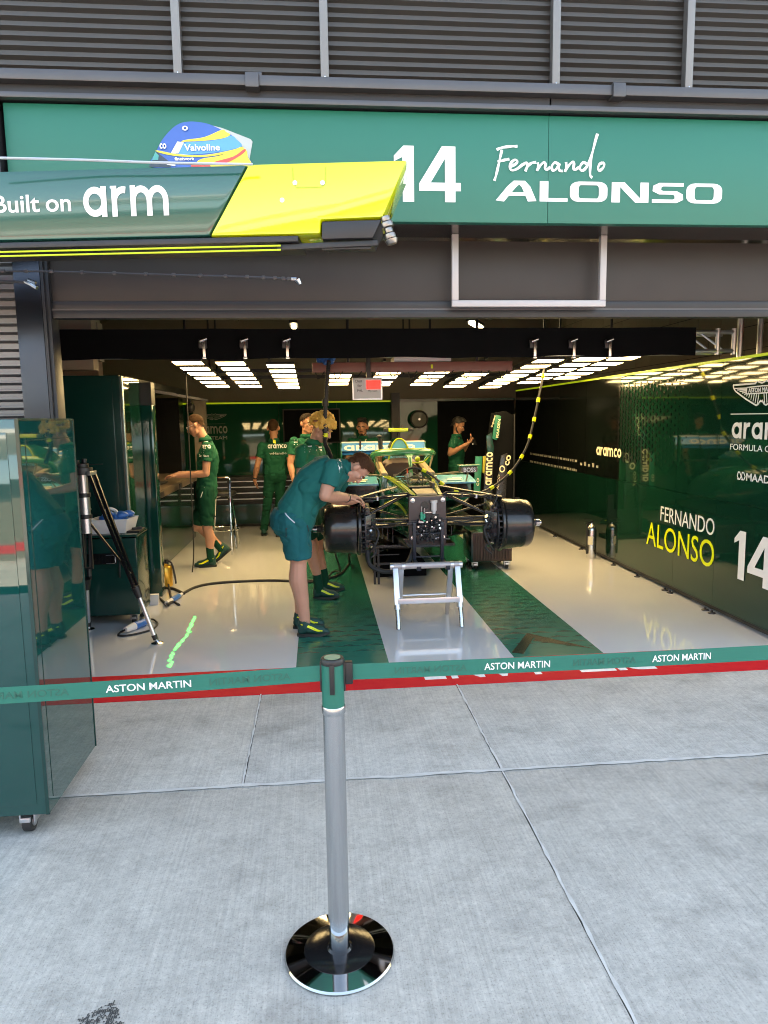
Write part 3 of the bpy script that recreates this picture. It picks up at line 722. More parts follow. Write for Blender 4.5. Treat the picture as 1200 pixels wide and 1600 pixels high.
# ================================================================== FOREGROUND LEFT CABINET
fc = thing('rolling_cabinet', (-1.75, 3.15, 0), 'tall glossy green cabinet on castors at the left edge in front of the garage', 'cabinet')
x0, x1, y0, y1, z0, z1 = -2.5, -1.13, 2.835, 3.452, .10, 1.70
m_cabx = mat('cabinet_gloss', (0.0025, 0.052, 0.045), 0.04, coat=0.9, coatr=.015, var=0.05, wob=0.035)
mb = MB(); mb.bb((x0, y0, z0), (x1-.004, y1, z1)); mb.build('body', m_cabx, fc, bevel=.004)
mb = MB(); mb.bb((x1-.0035, y0+.002, z0+.002), (x1, y1-.002, z1-.002)); mb.build('side_panel', m_cabx, fc)
mb = MB(); mb.bb((x0, y0-.004, z0+.045), (x1-.045, y0-.0005, z1-.05)); mb.build('door', m_cabx, fc, bevel=.002)
mb = MB()
for a, b in (((x1-.012, y0-.0025, z0), (x1+.002, y0+.004, z1)), ((x1-.004, y1-.004, z0), (x1+.003, y1+.004, z1)), ((x1-.004, y0+.004, z1-.006), (x1+.002, y1-.004, z1+.003)),
             ((x1-.003, y0+.05, z1-.085), (x1+.0015, y1-.03, z1-.081)), ((x1-.003, y0+.05, z0+.05), (x1+.0015, y0+.054, z1-.0855))): mb.bb(a, b)
mb.build('trim', m_cart, fc)
def caster(p, par=None, r=.05):
    mb = MB(); mb.cyl(p+V((-.018, 0, r)), p+V((.018, 0, r)), r, n=20); w = mb.build('wheel', m_rub, par, bevel=.006)
    mb = MB(); mb.cyl(p+V((-.021, 0, r)), p+V((.021, 0, r)), r*.55, n=16); mb.build('hub', m_alu, w)
    mb = MB(); mb.bb(p+V((-.032, -.03, r)), p+V((-.024, .03, r*2-.004))); mb.bb(p+V((.024, -.03, r)), p+V((.032, .03, r*2-.004))); mb.bb(p+V((-.032, -.035, r*2-.0035)), p+V((.032, .035, r*2+.004)))
    mb.bar(p+V((-.02, -.045, r*1.5)), p+V((.02, -.045, r*1.5)), .012, .02); mb.build('caster_fork', m_alu, par, bevel=.003)
for p in ((-1.235, 2.90, 0), (-1.235, 3.38, 0), (-2.4, 2.90, 0), (-2.4, 3.38, 0)): caster(V(p), fc, .046)

# ================================================================== BARRIER POST AND BELTS
bp = thing('barrier_post', (.027, 2.062, 0), 'silver retractable belt barrier post with green head and round chrome base', 'barrier post')
b0 = V((.027, 2.062, 0))
mb = MB(); mb.lathe([(.172, .001), (.174, .006), (.170, .012), (.112, .0190)], b0, n=64, cap=False); mb.build('base', mat('dark_chrome', (.42, .42, .42), .04, metal=1, var=.03), bp, smooth=28)
mb = MB(); mb.lathe([(.1119, .0188), (.110, .0200), (.04, .022), (.034, .029)], b0, n=64); mb.build('base_disc', m_blackg, bp, smooth=40)
mb = MB(); mb.lathe([(.0315, .028), (.0315, .808)], b0, n=32); mb.build('pole', m_chrome, bp, smooth=50)
mb = MB(); k = 48; rings = []
for z in (.125, .808):
    rings.append([b0+V((.0328*math.cos(2*math.pi*i/k), .0328*math.sin(2*math.pi*i/k), z-(.03*max(0, math.cos(2*math.pi*i/k+1.57)) if z < .2 else 0))) for i in range(k)])
mb.loft(rings, False); mb.build('protective_film', m_film, bp, smooth=50)
mb = MB(); mb.lathe([(.0345, .800), (.036, .803), (.036, .822), (.0345, .825)], b0, n=32); mb.build('collar', m_film, bp, smooth=40)
mb = MB(); mb.lathe([(.0338, .8255), (.0338, .955)], b0, n=32); hd = mb.build('head', m_sign, bp, smooth=50)
mb = MB()
for a in range(4):
    th = R(-95+a*90); dx, dy = math.cos(th), math.sin(th)
    rot = Matrix.Rotation(th, 3, 'Z')
    mb.box(b0+V((dx*.034, dy*.034, .915)), (.008, .015, .092), rot)
mb.build('slot', m_black, hd, bevel=.002)
mb = MB(); mb.lathe([(.0355, .9555), (.036, .958), (.036, .968), (.033, .973), (.026, .9735), (.0255, .9715)], b0, n=32); mb.build('cap', m_black, bp, smooth=40)
mb = MB(); mb.lathe([(.0245, .972), (.0245, .9745)], b0, n=24); mb.build('badge', mat('badge_silver_green', (.18, .36, .28), .3, metal=.5), bp)
mb = MB(); mb.bb(b0+V((.037, -.012, .890)), b0+V((.060, .014, .958))); mb.build('belt_clip', m_black, bp, bevel=.004)
m_belt = mat('belt_green', (0.002, 0.145, 0.105), 0.55, var=0.06, vs=30, stretch=(.3, 1, 6), bump=.06, bs=300)
m_beltf = mat('belt_show_through', (0.018, 0.115, 0.085), 0.55, var=0.05)
def belt(p0, p1, words, label, sag):
    p0, p1 = V(p0), V(p1); n = 24; pts = []
    for i in range(n+1):
        t = i/n; pts.append(p0.lerp(p1, t)-UZ*sag*4*t*(1-t))
    r = thing('barrier_belt', p0.lerp(p1, .5)-UZ*.024, label, 'barrier belt')
    mb = MB(); h = .0245
    top, bot = [p+UZ*h for p in pts], [p-UZ*h for p in pts]
    A = top+bot; B = [p+V((0, .0015, 0)) for p in A]; k = n+1; N2 = 2*k
    mb.add(A+B, [(i, k+i, k+i+1, i+1) for i in range(n)]+[(N2+i, N2+i+1, N2+k+i+1, N2+k+i) for i in range(n)]+[(i, i+1, N2+i+1, N2+i) for i in range(n)]+[(k+i, N2+k+i, N2+k+i+1, k+i+1) for i in range(n)])
    mb.build('belt_strip', m_belt, r, smooth=40)
    mb = MB(); md = MB()
    for px0, px1, mirr in words:
        c = (px0+px1)/2
        def at(px, dz):
            t = (pZ(px, 1050, p0.z).x-p0.x)/(p1.x-p0.x); return p0.lerp(p1, t)-UZ*(sag*4*t*(1-t)-dz)
        a, b = at(px0, -.011), at(px1, -.011)
        mb = MB(); md = MB()
        if mirr: text(md, 'ASTON MARTIN', b+V((0, -.0006, 0)), (a-b), UZ, w=(b-a).length, h=.021, bold=.008, depth=-.0006)
        else: text(mb, 'ASTON MARTIN', a+V((0, -.0004, 0)), (b-a), UZ, w=(b-a).length, h=.022, bold=.012, depth=.0006)
        if mb.v: mb.build('lettering', m_white, r)
        if md.v: md.build('show_through', m_beltf, r)
zb_ = .925
belt((-1.6, 2.03, zb_-.012), (-.006, 2.062, zb_), ((186, 308, 0), (10, 135, 1), (335, 455, 1)), 'green barrier belt running left from the silver post', .008)
belt((.083, 2.062, zb_), (1.9, 2.085, zb_-.004), ((764, 875, 0), (1054, 1160, 0), (618, 735, 1), (915, 1025, 1)), 'green barrier belt running right from the silver post', .006)

# ================================================================== TALL CABINET, CART, TRIPOD
tc = thing('tall_cabinet', (-2.1, 6.6, 0), 'tall dark green cabinet standing behind the tripod inside the garage', 'cabinet')
mb = MB(); mb.bb((-2.7, 6.30, .08), (-1.66, 6.88, 2.08)); mb.build('body', m_cart, tc, bevel=.006)
mb = MB(); mb.bb((-2.68, 6.288, .10), (-1.72, 6.2985, 2.06)); mb.build('door', m_cart, tc, bevel=.004)
mb = MB(); mb.bb((-1.659, 6.33, .09), (-1.636, 6.88, 2.07)); mb.build('side_panel', m_green, tc)
mb = MB(); mb.bb((-1.659, 6.291, .09), (-1.634, 6.328, 2.075)); mb.build('edge_strip', mat('edge_silver', (.42, .50, .45), .25, metal=.7), tc, bevel=.006)
mb = MB()
for x in (-2.6, -1.72):
    for y in (6.36, 6.82): mb.cyl((x, y, .002), (x, y, .08), .03)
mb.build('foot', m_black, tc)
ct = thing('drawer_cart', (-1.75, 5.95, 0), 'small dark green drawer cart on castors behind the tripod', 'cart')
mb = MB(); mb.bb((-2.1, 5.90, .10), (-1.50, 6.27, .745)); mb.build('body', m_cart, ct, bevel=.012)
mb = MB(); mb.bb((-2.1, 5.895, .755), (-1.49, 6.275, .775)); mb.build('top', m_cart, ct, bevel=.004)
mb = MB(); mb.bb((-1.89, 5.885, .535), (-1.66, 5.899, .625)); h_ = mb.build('handle_recess', m_blackg, ct, bevel=.004)
mb = MB(); mb.tube([(-1.74, 5.88, .545), (-1.675, 5.88, .545), (-1.67, 5.88, .58), (-1.675, 5.88, .61), (-1.74, 5.88, .612)], .004, 6, 3); mb.build('handle', m_steel, h_)
mb = MB(); mb.bb((-2.09, 5.892, .13), (-1.51, 5.8985, .50)); mb.build('drawer_front', m_cart, ct, bevel=.004)
for p in ((-1.56, 5.96, .002), (-1.56, 6.2, .002), (-2.02, 5.96, .002), (-2.02, 6.2, .002)): caster(V(p), ct, .045)
mb = MB(); mb.bb((-1.60, 5.99, .7755), (-1.49, 6.2, .79)); mb.bar((-1.56, 6.05, .80), (-1.50, 6.10, .80), .02, .018); mb.build('latch', m_black, ct)
tr = thing('parts_tray', (-1.68, 6.05, .776), 'white tray holding blue gloves on the dark green drawer cart', 'tray')
mb = MB(); lo = [(-1.86, 5.95), (-1.60, 5.97), (-1.57, 6.16), (-1.84, 6.16)]
a = [V((x, y, .777)) for x, y in lo]; b = [V((-1.715+(x+1.715)*1.22, 6.05+(y-6.05)*1.25, .895)) for x, y in lo]
mb.loft([a, b], False); mb.add(a, [(3, 2, 1, 0)]); mb.build('tray', m_paper, tr)
gl = MB(); gr = random.Random(5)
for i in range(9): gl.ell((-1.78+gr.random()*.2, 6.0+gr.random()*.12, .88+gr.random()*.05), (.05, .03, .03), Matrix.Rotation(gr.random()*3, 3, 'Z'), 10, 6)
gl.build('gloves', m_blue, tr)
wh = MB(); wh.tube([(-1.80, 6.06, .88), (-1.76, 6.05, .97), (-1.70, 6.08, .955), (-1.68, 6.10, .9)], .014, 8, 4); wh.build('white_loop', m_paper, tr)

tp = thing('tripod', (-1.55, 5.45, 0), 'large aluminium survey tripod with black twin tube legs', 'tripod')
ap = pY(128, 735, 5.45)
mb = MB(); mb.cyl(ap+V((0, 0, .02)), ap+V((0, 0, .05)), .05, n=20); mb.cyl(ap+V((0, 0, -.03)), ap+V((0, 0, .02)), .075, n=20); mb.cyl(ap+V((.02, 0, .052)), ap+V((.02, 0, .085)), .018); mb.cyl(ap+V((-.03, .01, .052)), ap+V((-.03, .01, .075)), .012)
mb.cyl(ap+V((.05, 0, .04)), ap+V((.16, -.02, .045)), .004, n=6); mb.build('head', m_black, tp, bevel=.003)
mb = MB(); cb = ap-UZ*.47; mb.lathe([(.042, 0), (.042, .17), (.046, .172), (.046, .185), (.042, .187), (.042, .30), (.036, .302), (.036, .46)], cb, n=24); mb.build('centre_column', m_alu, tp, smooth=40)
mb = MB()
for z in (.11, .27): mb.lathe([(.043, z), (.05, z+.002), (.05, z+.03), (.043, z+.032)], cb, n=20)
mb.build('column_ring', m_black, tp)
mb = MB(); mb.bb(cb+V((-.035, -.012, -.26)), cb+V((-.022, .012, 0))); mb.bb(cb+V((.022, -.012, -.26)), cb+V((.035, .012, 0))); mb.bb(cb+V((-.035, -.012, -.275)), cb+V((.035, .012, -.261))); mb.cyl(cb+V((0, 0, -.33)), cb+V((0, 0, -.276)), .016); mb.build('column_yoke', m_black, tp)
feet = [pZ(246, 1006, .0), pZ(139, 984, .0), V((-2.25, 5.35, 0))]
for f0 in feet:
    hp_ = ap + (V((f0.x, f0.y, ap.z))-ap).normalized()*.07 - UZ*.03
    kn = hp_.lerp(f0, .66); side = (f0-hp_).cross(UZ).normalized()
    lg = MB()
    for s_ in (-1, 1): lg.bar(hp_+side*.045*s_, kn+side*.028*s_, .020, .026)
    leg = lg.build('leg', m_blackg, tp, bevel=.003)
    l2 = MB(); l2.bar(hp_-side*.06+UZ*.01, hp_+side*.06+UZ*.01, .03, .03); l2.build('leg_yoke', m_alu, leg, bevel=.004)
    l2 = MB(); l2.cyl(kn.lerp(f0, -.02), kn.lerp(f0, .18), .033, .024); l2.build('leg_clamp', m_black, leg)
    l2 = MB(); l2.cyl(kn.lerp(f0, .16), kn.lerp(f0, .88), .0165); l2.cyl(kn.lerp(f0, .93), kn.lerp(f0, .985), .011); l2.build('lower_tube', m_alu, leg)
    l2 = MB(); l2.cyl(kn.lerp(f0, .84), kn.lerp(f0, .92), .022, .018); l2.build('ferrule', m_black, leg)
    l2 = MB(); l2.lathe([(.045, .003), (.046, .008), (.02, .018), (.014, .03)], f0, n=20); l2.build('foot_pad', m_steel, leg)
    l2 = MB(); l2.bar(cb+V((0, 0, .12)), kn.lerp(hp_, .12), .012, .016); l2.build('brace', m_black, leg)

# ================================================================== LEFT WORKSTATION
gp2 = thing('green_post', (-1.6, 6.98, 0), 'green post between the tall cabinet and the workstation', 'post')
mb = MB(); mb.bb((-1.67, 6.90, .002), (-1.535, 7.05, 1.84)); mb.build('post_body', m_cab, gp2, bevel=.006)
mb = MB(); mb.bb((-1.67, 6.90, 1.841), (-1.535, 7.05, 2.05)); mb.build('post_top', m_black, gp2)
ws = thing('workstation', (-2.1, 8.4, 0), 'dark engineer workstation bay along the left garage wall', 'workstation')
mb = MB(); mb.bb((-1.83, 7.06, .02), (-1.80, 10.45, .895)); mb.build('base_panel', m_green, ws)
mb = MB(); mb.bb((-2.7, 7.06, .90), (-1.62, 10.45, .985)); mb.build('desktop', mat('desk_brown', (.10, .075, .055), .3, var=.2), ws, bevel=.006)
mb = MB(); mb.bb((-1.635, 7.4, .905), (-1.615, 7.6, .965)); mb.bb((-1.635, 8.45, .905), (-1.615, 8.62, .965)); mb.build('cable_port', m_black, ws)
mb = MB(); mb.bb((-2.75, 7.06, .99), (-2.70, 10.2, 2.05)); mb.bb((-2.70, 9.9, .986), (-1.85, 10.2, 2.0)); mb.build('back_panel', m_blackg, ws)
mb = MB(); mb.bb((-2.75, 7.06, 2.051), (-1.80, 10.2, 2.12)); mb.build('header', m_black, ws)
for y in (7.5, 8.2, 9.0, 9.7):
    mb = MB(); mb.bar((-1.85, y, 2.03), (-1.45, y+.15, 1.96), .03, .03); mb.build('lamp_arm', m_dark, ws)
for i, y in enumerate((7.45, 8.25, 9.05)):
    mo = thing('monitor', (-2.55, y+.3, 1.25), ('dark switched off monitor in the bay nearest the green post', 'dark monitor in the middle of the workstation bay', 'dark monitor at the rear end of the workstation bay')[i], 'monitor', 'monitors in the workstation bay')
    mb = MB(); mb.bb((-2.62, y, 1.28), (-2.58, y+.66, 1.68)); mb.build('casing', m_black, mo, bevel=.006)
    mb = MB(); mb.bb((-2.5795, y+.015, 1.295), (-2.576, y+.645, 1.665)); mb.build('screen', m_blackg, mo)
    mb = MB(); mb.cyl((-2.6, y+.33, .985), (-2.6, y+.33, 1.28), .02); mb.build('stand', m_dark, mo)
lp = thing('laptop', (-1.85, 8.2, .986), 'open laptop the seated height worker types on', 'laptop')
lp['label'] = 'dark open laptop on the workstation under the hands of the man typing'
mb = MB(); mb.bb((-2.03, 7.98, .987), (-1.74, 8.42, 1.005)); mb.build('keyboard', m_dark, lp, bevel=.003)
mb = MB(); mb.bar((-2.03, 8.2, 1.007), (-2.13, 8.2, 1.30), .44, .010, up=(0, 0, 1)); mb.build('screen', m_dark, lp, bevel=.003)
wc = MB(); wc.bb((-1.72, 10.25, .986), (-1.56, 10.4, 1.97)); wc.build('pale_column', m_block, label='pale upright column behind the man at the laptop', cat='column')
sp_ = thing('loudspeaker', (-1.75, 10.0, 1.85), 'round black loudspeaker above the laptop worker', 'speaker')
mb = MB(); mb.ell((-1.72, 10.02, 1.87), (.07, .06, .07)); mb.build('shell', m_black, sp_)
mb = MB(); mb.cyl((-1.72, 10.02, 1.93), (-1.72, 10.02, 2.05), .015); mb.build('stem', m_dark, sp_)
cbx = MB(); cbx.tube([(-1.40, 8.0, 2.3), (-1.405, 8.0, 1.2), (-1.41, 8.0, .3), (-1.44, 8.0, .0)], .007, 6, 4); cbx.build('drop_cable', m_rub, label='thin black cable hanging down in front of the man at the laptop', cat='cable')

st = thing('bar_stool', (-1.1, 9.5, 0), 'chrome tube bar stool behind the man at the laptop', 'stool')
def stool(par, c):
    c = V(c)
    mb = MB(); mb.lathe([(.02, .70), (.17, .70), (.185, .715), (.185, .74), (.17, .755), (.02, .758)], c, n=24); mb.build('seat', m_black, par, smooth=40)
    for k in range(4):
        th = R(45+90*k); dx, dy = math.cos(th), math.sin(th)
        mb = MB(); mb.tube([c+V((dx*.04, dy*.04, .69)), c+V((dx*.12, dy*.12, .685)), c+V((dx*.15, dy*.15, .64)), c+V((dx*.24, dy*.24, .003))], .011, 8, 3); mb.build('leg', m_chrome, par)
    mb = MB(); mb.tube([c+V((.205*math.cos(2*math.pi*i/24), .205*math.sin(2*math.pi*i/24), .25)) for i in range(24)], .009, 8, closed=True); mb.build('foot_ring', m_chrome, par)
stool(st, (-1.28, 9.6, 0))
hr = MB(); hr.tube([pY(340, 746, 9.0), pY(355, 746, 9.0), pY(359, 750, 9.0), pY(359, 770, 9.0), V((pY(359, 770, 9.0).x-.005, 9.0, .003))], .011, 8, 3)
hr.build('chrome_tube', m_chrome, label='thin upright chrome tube leg beside the black drawer unit', cat='tube')

# ================================================================== REAR WALL
m_rear = mat('rear_green', (0.006, 0.055, 0.030), 0.06, coat=0.3, coatr=.03, var=0.08, vs=2, wob=0.08)
rp = thing('rear_partition', (-.8, 11.8, 0), 'glossy green partition along the back of the garage with grey logo', 'partition')
for a, b in ((-3.9, -2.1), (-2.097, -.62), (-.617, .33), (.333, 1.22)):
    mb = MB(); mb.bb((a, 11.80, .03), (b, 11.86, 1.955)); mb.build('panel', m_rear, rp, bevel=.002)
mb = MB(); mb.bb((-3.9, 11.785, 1.957), (1.22, 11.87, 1.98)); mb.build('lime_strip', m_limeled, rp)
mb = MB(); Q = lambda x, y: pY(x, y, 11.797)
wings(mb, Q(334, 650), UX, UZ, .20, .003); a = Q(306, 678)
logo(mb, 'aramco', a, UX, UZ, Q(330, 668).z-Q(330, 678).z+.02, Q(356, 678).x-a.x, .22)
a = Q(330, 687); text(mb, 'TEAM', a, UX, UZ, w=Q(355, 687).x-a.x, h=.055)
mb.bb(Q(308, 663)-V((0, .002, 0)), Q(352, 662)); mb.build('lettering', mat('grey_print', (.22, .24, .20), .4), rp)
opn = thing('black_infill', (-.12, 11.75, 1.3), 'large black panel standing in for a dark opening in the green rear partition', 'screen')  # flat black panel added where the partition has a dark opening
mb = MB(); mb.bb((-.55, 11.74, 1.30), (.38, 11.79, 1.86)); mb.build('frame', m_black, opn, bevel=.006)
mb = MB(); mb.bb((-.53, 11.736, 1.32), (.36, 11.7395, 1.84)); mb.build('screen', m_cloth, opn)  # plain matt black face of that panel, no display
tcst = thing('tool_chest', (-1.0, 11.4, 0), 'black tool chest with silver drawer pulls against the back wall', 'tool chest')
mb = MB(); mb.bb((-1.95, 11.42, .02), (.3, 11.78, .80)); mb.build('carcass', m_black, tcst, bevel=.006)
for a, b in ((-1.93, -1.42), (-1.40, -.58), (-.56, .28)):
    for i, z in enumerate((.70, .61, .515, .42)):
        mb = MB(); mb.bb((a, 11.405, z-.04), (b, 11.4195, z+.045)); dr = mb.build('drawer', m_black, tcst, bevel=.002)
        mb = MB(); mb.bb((a+.02, 11.392, z+.02), (b-.02, 11.4045, z+.034)); mb.build('handle', m_alu, dr)
    mb = MB(); mb.bb((a, 11.405, .05), (b, 11.4195, .36)); mb.build('lower_door', m_cart, tcst, bevel=.002)
bpst = MB(); bpst.bb((1.225, 11.70, .002), (1.36, 11.87, 2.1)); bpst.build('black_post', m_black, label='black upright post splitting the rear partition', cat='post')
rd = thing('dark_partition', (2.3, 11.8, 0), 'dark glossy rear partition right of the black post', 'partition')
for a, b, m_ in ((1.365, 2.0, m_rear), (2.003, 2.62, m_cloth), (2.623, 3.31, m_cloth)):
    mb = MB(); mb.bb((a, 11.80, .03), (b, 11.86, 1.955)); mb.build('panel', m_, rd)
mb = MB(); mb.bb((1.365, 11.79, 1.957), (3.31, 11.87, 2.0)); mb.build('top_rail', m_cart, rd)
dc = thing('round_fan', pY(655, 655, 11.6), 'round grey fan with dark rim high on the rear partition', 'fan')
c_ = pY(655, 655, 11.62)
mb = MB(); mb.tube([c_+V((.135*math.cos(2*math.pi*i/32), 0, .135*math.sin(2*math.pi*i/32))) for i in range(32)], .014, 8, closed=True); mb.build('rim', m_black, dc)
mb = MB(); mb.lathe([(.128, 0), (.12, .02), (.05, .035), (.03, .05)], c_+V((0, .03, 0)), (0, -1, 0), 32); mb.build('face', mat('fan_grey', (.11, .11, .10), .45), dc, smooth=40)
mb = MB(); mb.lathe([(.022, 0), (.018, .03)], c_+V((0, -.01, 0)), (0, -1, 0), 12); mb.build('hub', m_alu, dc)
mb = MB(); mb.cyl(c_+V((0, .03, 0)), c_+V((0, .17, 0)), .02); mb.build('mount', m_black, dc)

# ================================================================== RIGHT WALL
XW = 3.32
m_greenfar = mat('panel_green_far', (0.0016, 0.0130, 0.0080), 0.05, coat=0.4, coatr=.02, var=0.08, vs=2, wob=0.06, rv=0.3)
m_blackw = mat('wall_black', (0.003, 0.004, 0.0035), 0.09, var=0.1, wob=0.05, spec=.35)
rw = thing('branded_partition', (XW, 8, 0), 'long glossy dark green partition on the right with white and yellow lettering', 'partition')
ys = [4.63, 5.63, 6.33, 6.87, 7.6, 8.6, 9.6, 10.6, 11.75]
rnd = random.Random(2)
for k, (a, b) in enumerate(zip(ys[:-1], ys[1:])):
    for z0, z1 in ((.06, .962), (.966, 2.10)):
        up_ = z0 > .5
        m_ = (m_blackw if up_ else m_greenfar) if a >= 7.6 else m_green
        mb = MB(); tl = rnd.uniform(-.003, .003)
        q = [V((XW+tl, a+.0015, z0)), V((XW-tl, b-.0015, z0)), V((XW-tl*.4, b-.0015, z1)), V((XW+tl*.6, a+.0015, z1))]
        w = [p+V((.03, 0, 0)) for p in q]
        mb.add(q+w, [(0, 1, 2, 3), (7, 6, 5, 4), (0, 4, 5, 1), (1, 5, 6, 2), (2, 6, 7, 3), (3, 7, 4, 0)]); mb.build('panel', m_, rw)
mb = MB(); mb.bb((XW-.006, 4.63, 2.102), (XW+.035, 11.75, 2.122)); mb.build('lime_strip', m_limeled, rw)
mb = MB(); mb.bb((XW-.004, 4.63, .03), (XW+.03, 11.75, .058)); mb.build('base_rail', m_black, rw)
for y in (5.58, 5.68, 6.30, 6.40, 7.0, 7.6, 8.6, 9.6):
    mb = MB(); mb.lathe([(.032, .002), (.03, .010), (.010, .014), (.010, .03)], (XW-.03, y, 0), n=14); mb.build('levelling_foot', m_dark, rw)
UW, xl = V((0, -1, 0)), XW-.004
Wp = lambda x, y: pX(x, y, xl)
mb = MB()
a, b = Wp(1032, 813), Wp(1116, 834); text(mb, 'FERNANDO', (xl, a.y, .655), UW, UZ, w=a.y-b.y, h=.145, bold=.0)
a = Wp(1143, 684); logo(mb, 'aramco', (xl, a.y, 1.485), UW, UZ, .125, .93, .25)
a = Wp(1141, 703); text(mb, 'FORMULA ONE TEAM', (xl, a.y, 1.392), UW, UZ, w=.90, h=.048)
a = Wp(1166, 750); text(mb, 'MAADEN', (xl, a.y, 1.16), UW, UZ, w=.42, h=.060, bold=.015)
a = Wp(1151, 750); o = V((xl, a.y, 1.16))
for dx in (0, .055): ribbon(mb, [(dx+.01, .005), (dx+.045, .005), (dx+.06, .03), (dx+.04, .06), (dx+.02, .06), (dx+.01, .03), (dx+.03, .005)], .011, o, UW, UZ, .002+dx*.01)
a = Wp(1142, 647); mb.bb((xl-.002, a.y-.95, 1.672), (xl-.0005, a.y, 1.679))
c_ = V((xl, 5.09, 1.855)); wings(mb, c_, UW, UZ, .375, .002); text(mb, 'ASTON MARTIN', c_+V((0, .17, -.018)), UW, UZ, w=.34, h=.034, bold=.01)
a = Wp(1146, 905); numeral14(mb, (xl, a.y+.02, .37), UW, UZ, .52, .39)
mb.build('white_lettering', m_white, rw)
mb = MB(); a, b = Wp(1010, 850), Wp(1115, 885); text(mb, 'ALONSO', (xl, a.y, .375), UW, UZ, w=a.y-b.y, h=.235, bold=.0); mb.build('yellow_lettering', m_yellow, rw)
mb = MB(); a, b = Wp(932, 712), Wp(971, 715); logo(mb, 'aramco', (xl, a.y, 1.215), UW, UZ, .10, a.y-b.y, .26); mb.build('cream_lettering', m_cream, rw)
mb = MB(); rs_ = random.Random(4)
for row in range(2):
    y = 10.9
    while y > 8.9:
        w = rs_.choice((.03, .05, .08)); mb.bb((xl-.001, y-w, 1.09-row*.12), (xl, y, 1.09-row*.12+.03)); y -= w+rs_.choice((.03, .05))
for i in range(5): mb.bb((xl-.001, 8.75-i*.13-.06, 1.06), (xl, 8.75-i*.13, 1.06+.03+.02*(i % 2)))
mb.build('sponsor_row', mat('dim_print', (.30, .28, .24), .4), rw)
mb = MB(); md = MB()
for i in range(22):
    for jz in range(12):
        y = 7.62-i*.072; z = 1.20+jz*.069+(.0345 if i % 2 else 0); s_ = (1-i/23)**.8
        if z > 2.0: continue
        hw, hh_ = .034*s_, .036*s_+.004
        mb.add([(xl, y+hw, z), (xl, y, z-hh_), (xl, y-hw, z), (xl, y, z+hh_)], [(0, 1, 2, 3)])
mb.build('diamond_print', m_blackg, rw)
ex = thing('fire_extinguisher', (3.20, 8.04, 0), 'silver fire extinguisher on the floor by the right partition', 'fire extinguisher')
mb = MB(); mb.lathe([(.055, .004), (.058, .012), (.058, .34), (.05, .375), (.03, .40), (.02, .41), (.02, .425)], (3.20, 8.04, 0), n=28); mb.build('cylinder', m_steel, ex, smooth=40)
mb = MB(); mb.cyl((3.20, 8.04, .42), (3.20, 8.04, .45), .018); mb.bar((3.21, 8.04, .455), (3.09, 8.0, .475), .02, .008); mb.bar((3.21, 8.04, .44), (3.10, 8.0, .43), .016, .008); mb.build('valve_handle', m_black, ex)
mb = MB(); mb.tube([(3.18, 8.03, .43), (3.135, 8.01, .40), (3.132, 8.01, .25), (3.135, 8.01, .06)], .010, 8, 4); mb.build('hose', m_rub, ex)
mb = MB()
for i in range(8):
    t0, t1 = R(205+i*8), R(213+i*8)
    f_ = lambda t, z: (3.20+.0588*math.cos(t), 8.04+.0588*math.sin(t), z)
    mb.add([f_(t0, .17), f_(t1, .17), f_(t1, .27), f_(t0, .27)], [(0, 1, 2, 3)])
mb.build('label_sticker', m_cream, ex)

# ================================================================== OVERHEAD INSIDE
tr_ = thing('lighting_truss', (.5, 5.7, 2.15), 'aluminium lighting truss with black cloth skirt across the garage mouth', 'truss')
mb = MB(); n = 60; top, bot = [], []
for i in range(n+1):
    x = -2.6+5.66*i/n; wv = .012*noise.noise(V((x*3, 0, 1)))
    top.append(V((x, 5.60+wv, 2.372+.006*noise.noise(V((x*2, 3, 1)))))); bot.append(V((x, 5.60+2*wv, 2.150+.014*noise.noise(V((x*2.3, 5, 1))))))
mb.add(top+bot, [(i, n+1+i, n+2+i, i+1) for i in range(n)]); mb.add([p+V((0, .004, 0)) for p in top+bot], [(i, n+1+i, n+2+i, i+1) for i in range(n)]); mb.build('cloth_skirt', m_cloth, tr_, smooth=180)
mb = MB()
for y, z in ((5.66, 2.34), (5.66, 2.19), (5.84, 2.34), (5.84, 2.19)): mb.cyl((-2.7, y, z), (3.42, y, z), .018, n=10)
mb.build('chord', m_alu, tr_)
mb = MB(); x = -2.6; k = 0
while x < 3.3:
    for y in (5.66, 5.84): mb.cyl((x, y, 2.19 if k % 2 else 2.34), (x+.22, y, 2.34 if k % 2 else 2.19), .009, n=6)
    x += .22; k += 1
for x in (3.28, 3.42): mb.cyl((x, 5.66, 2.16), (x, 5.66, 2.37), .02, n=10)
mb.build('lacing', m_alu, tr_)
for i, px in enumerate((317, 381, 447, 833, 894, 950)):
    p = pY(px, 552, 5.57); q = pY(px, 540, 5.57)
    rg = thing('truss_clamp', q, 'small silver clamp on the truss skirt %s' % ('over the first light row from the left', 'over the second light row from the left', 'over the third light row from the left', 'above the yellow banded hose', 'right of the yellow banded hose', 'nearest the right partition')[i], 'clamp', 'clamps hanging under the truss')
    mb = MB(); mb.bb(q+V((-.03, -.012, -.02)), q+V((.03, .012, .045))); mb.build('bracket', m_dark, rg, bevel=.004)
    mb = MB(); mb.cyl(q+V((-.02, -.02, .03)), q+V((.035, -.02, .05)), .012); mb.bb(q+V((.0, -.022, -.085)), q+V((.02, -.006, .03))); mb.bb(q+V((-.004, -.024, -.10)), q+V((.024, -.004, -.0855))); mb.build('hook', m_steel, rg, bevel=.002)
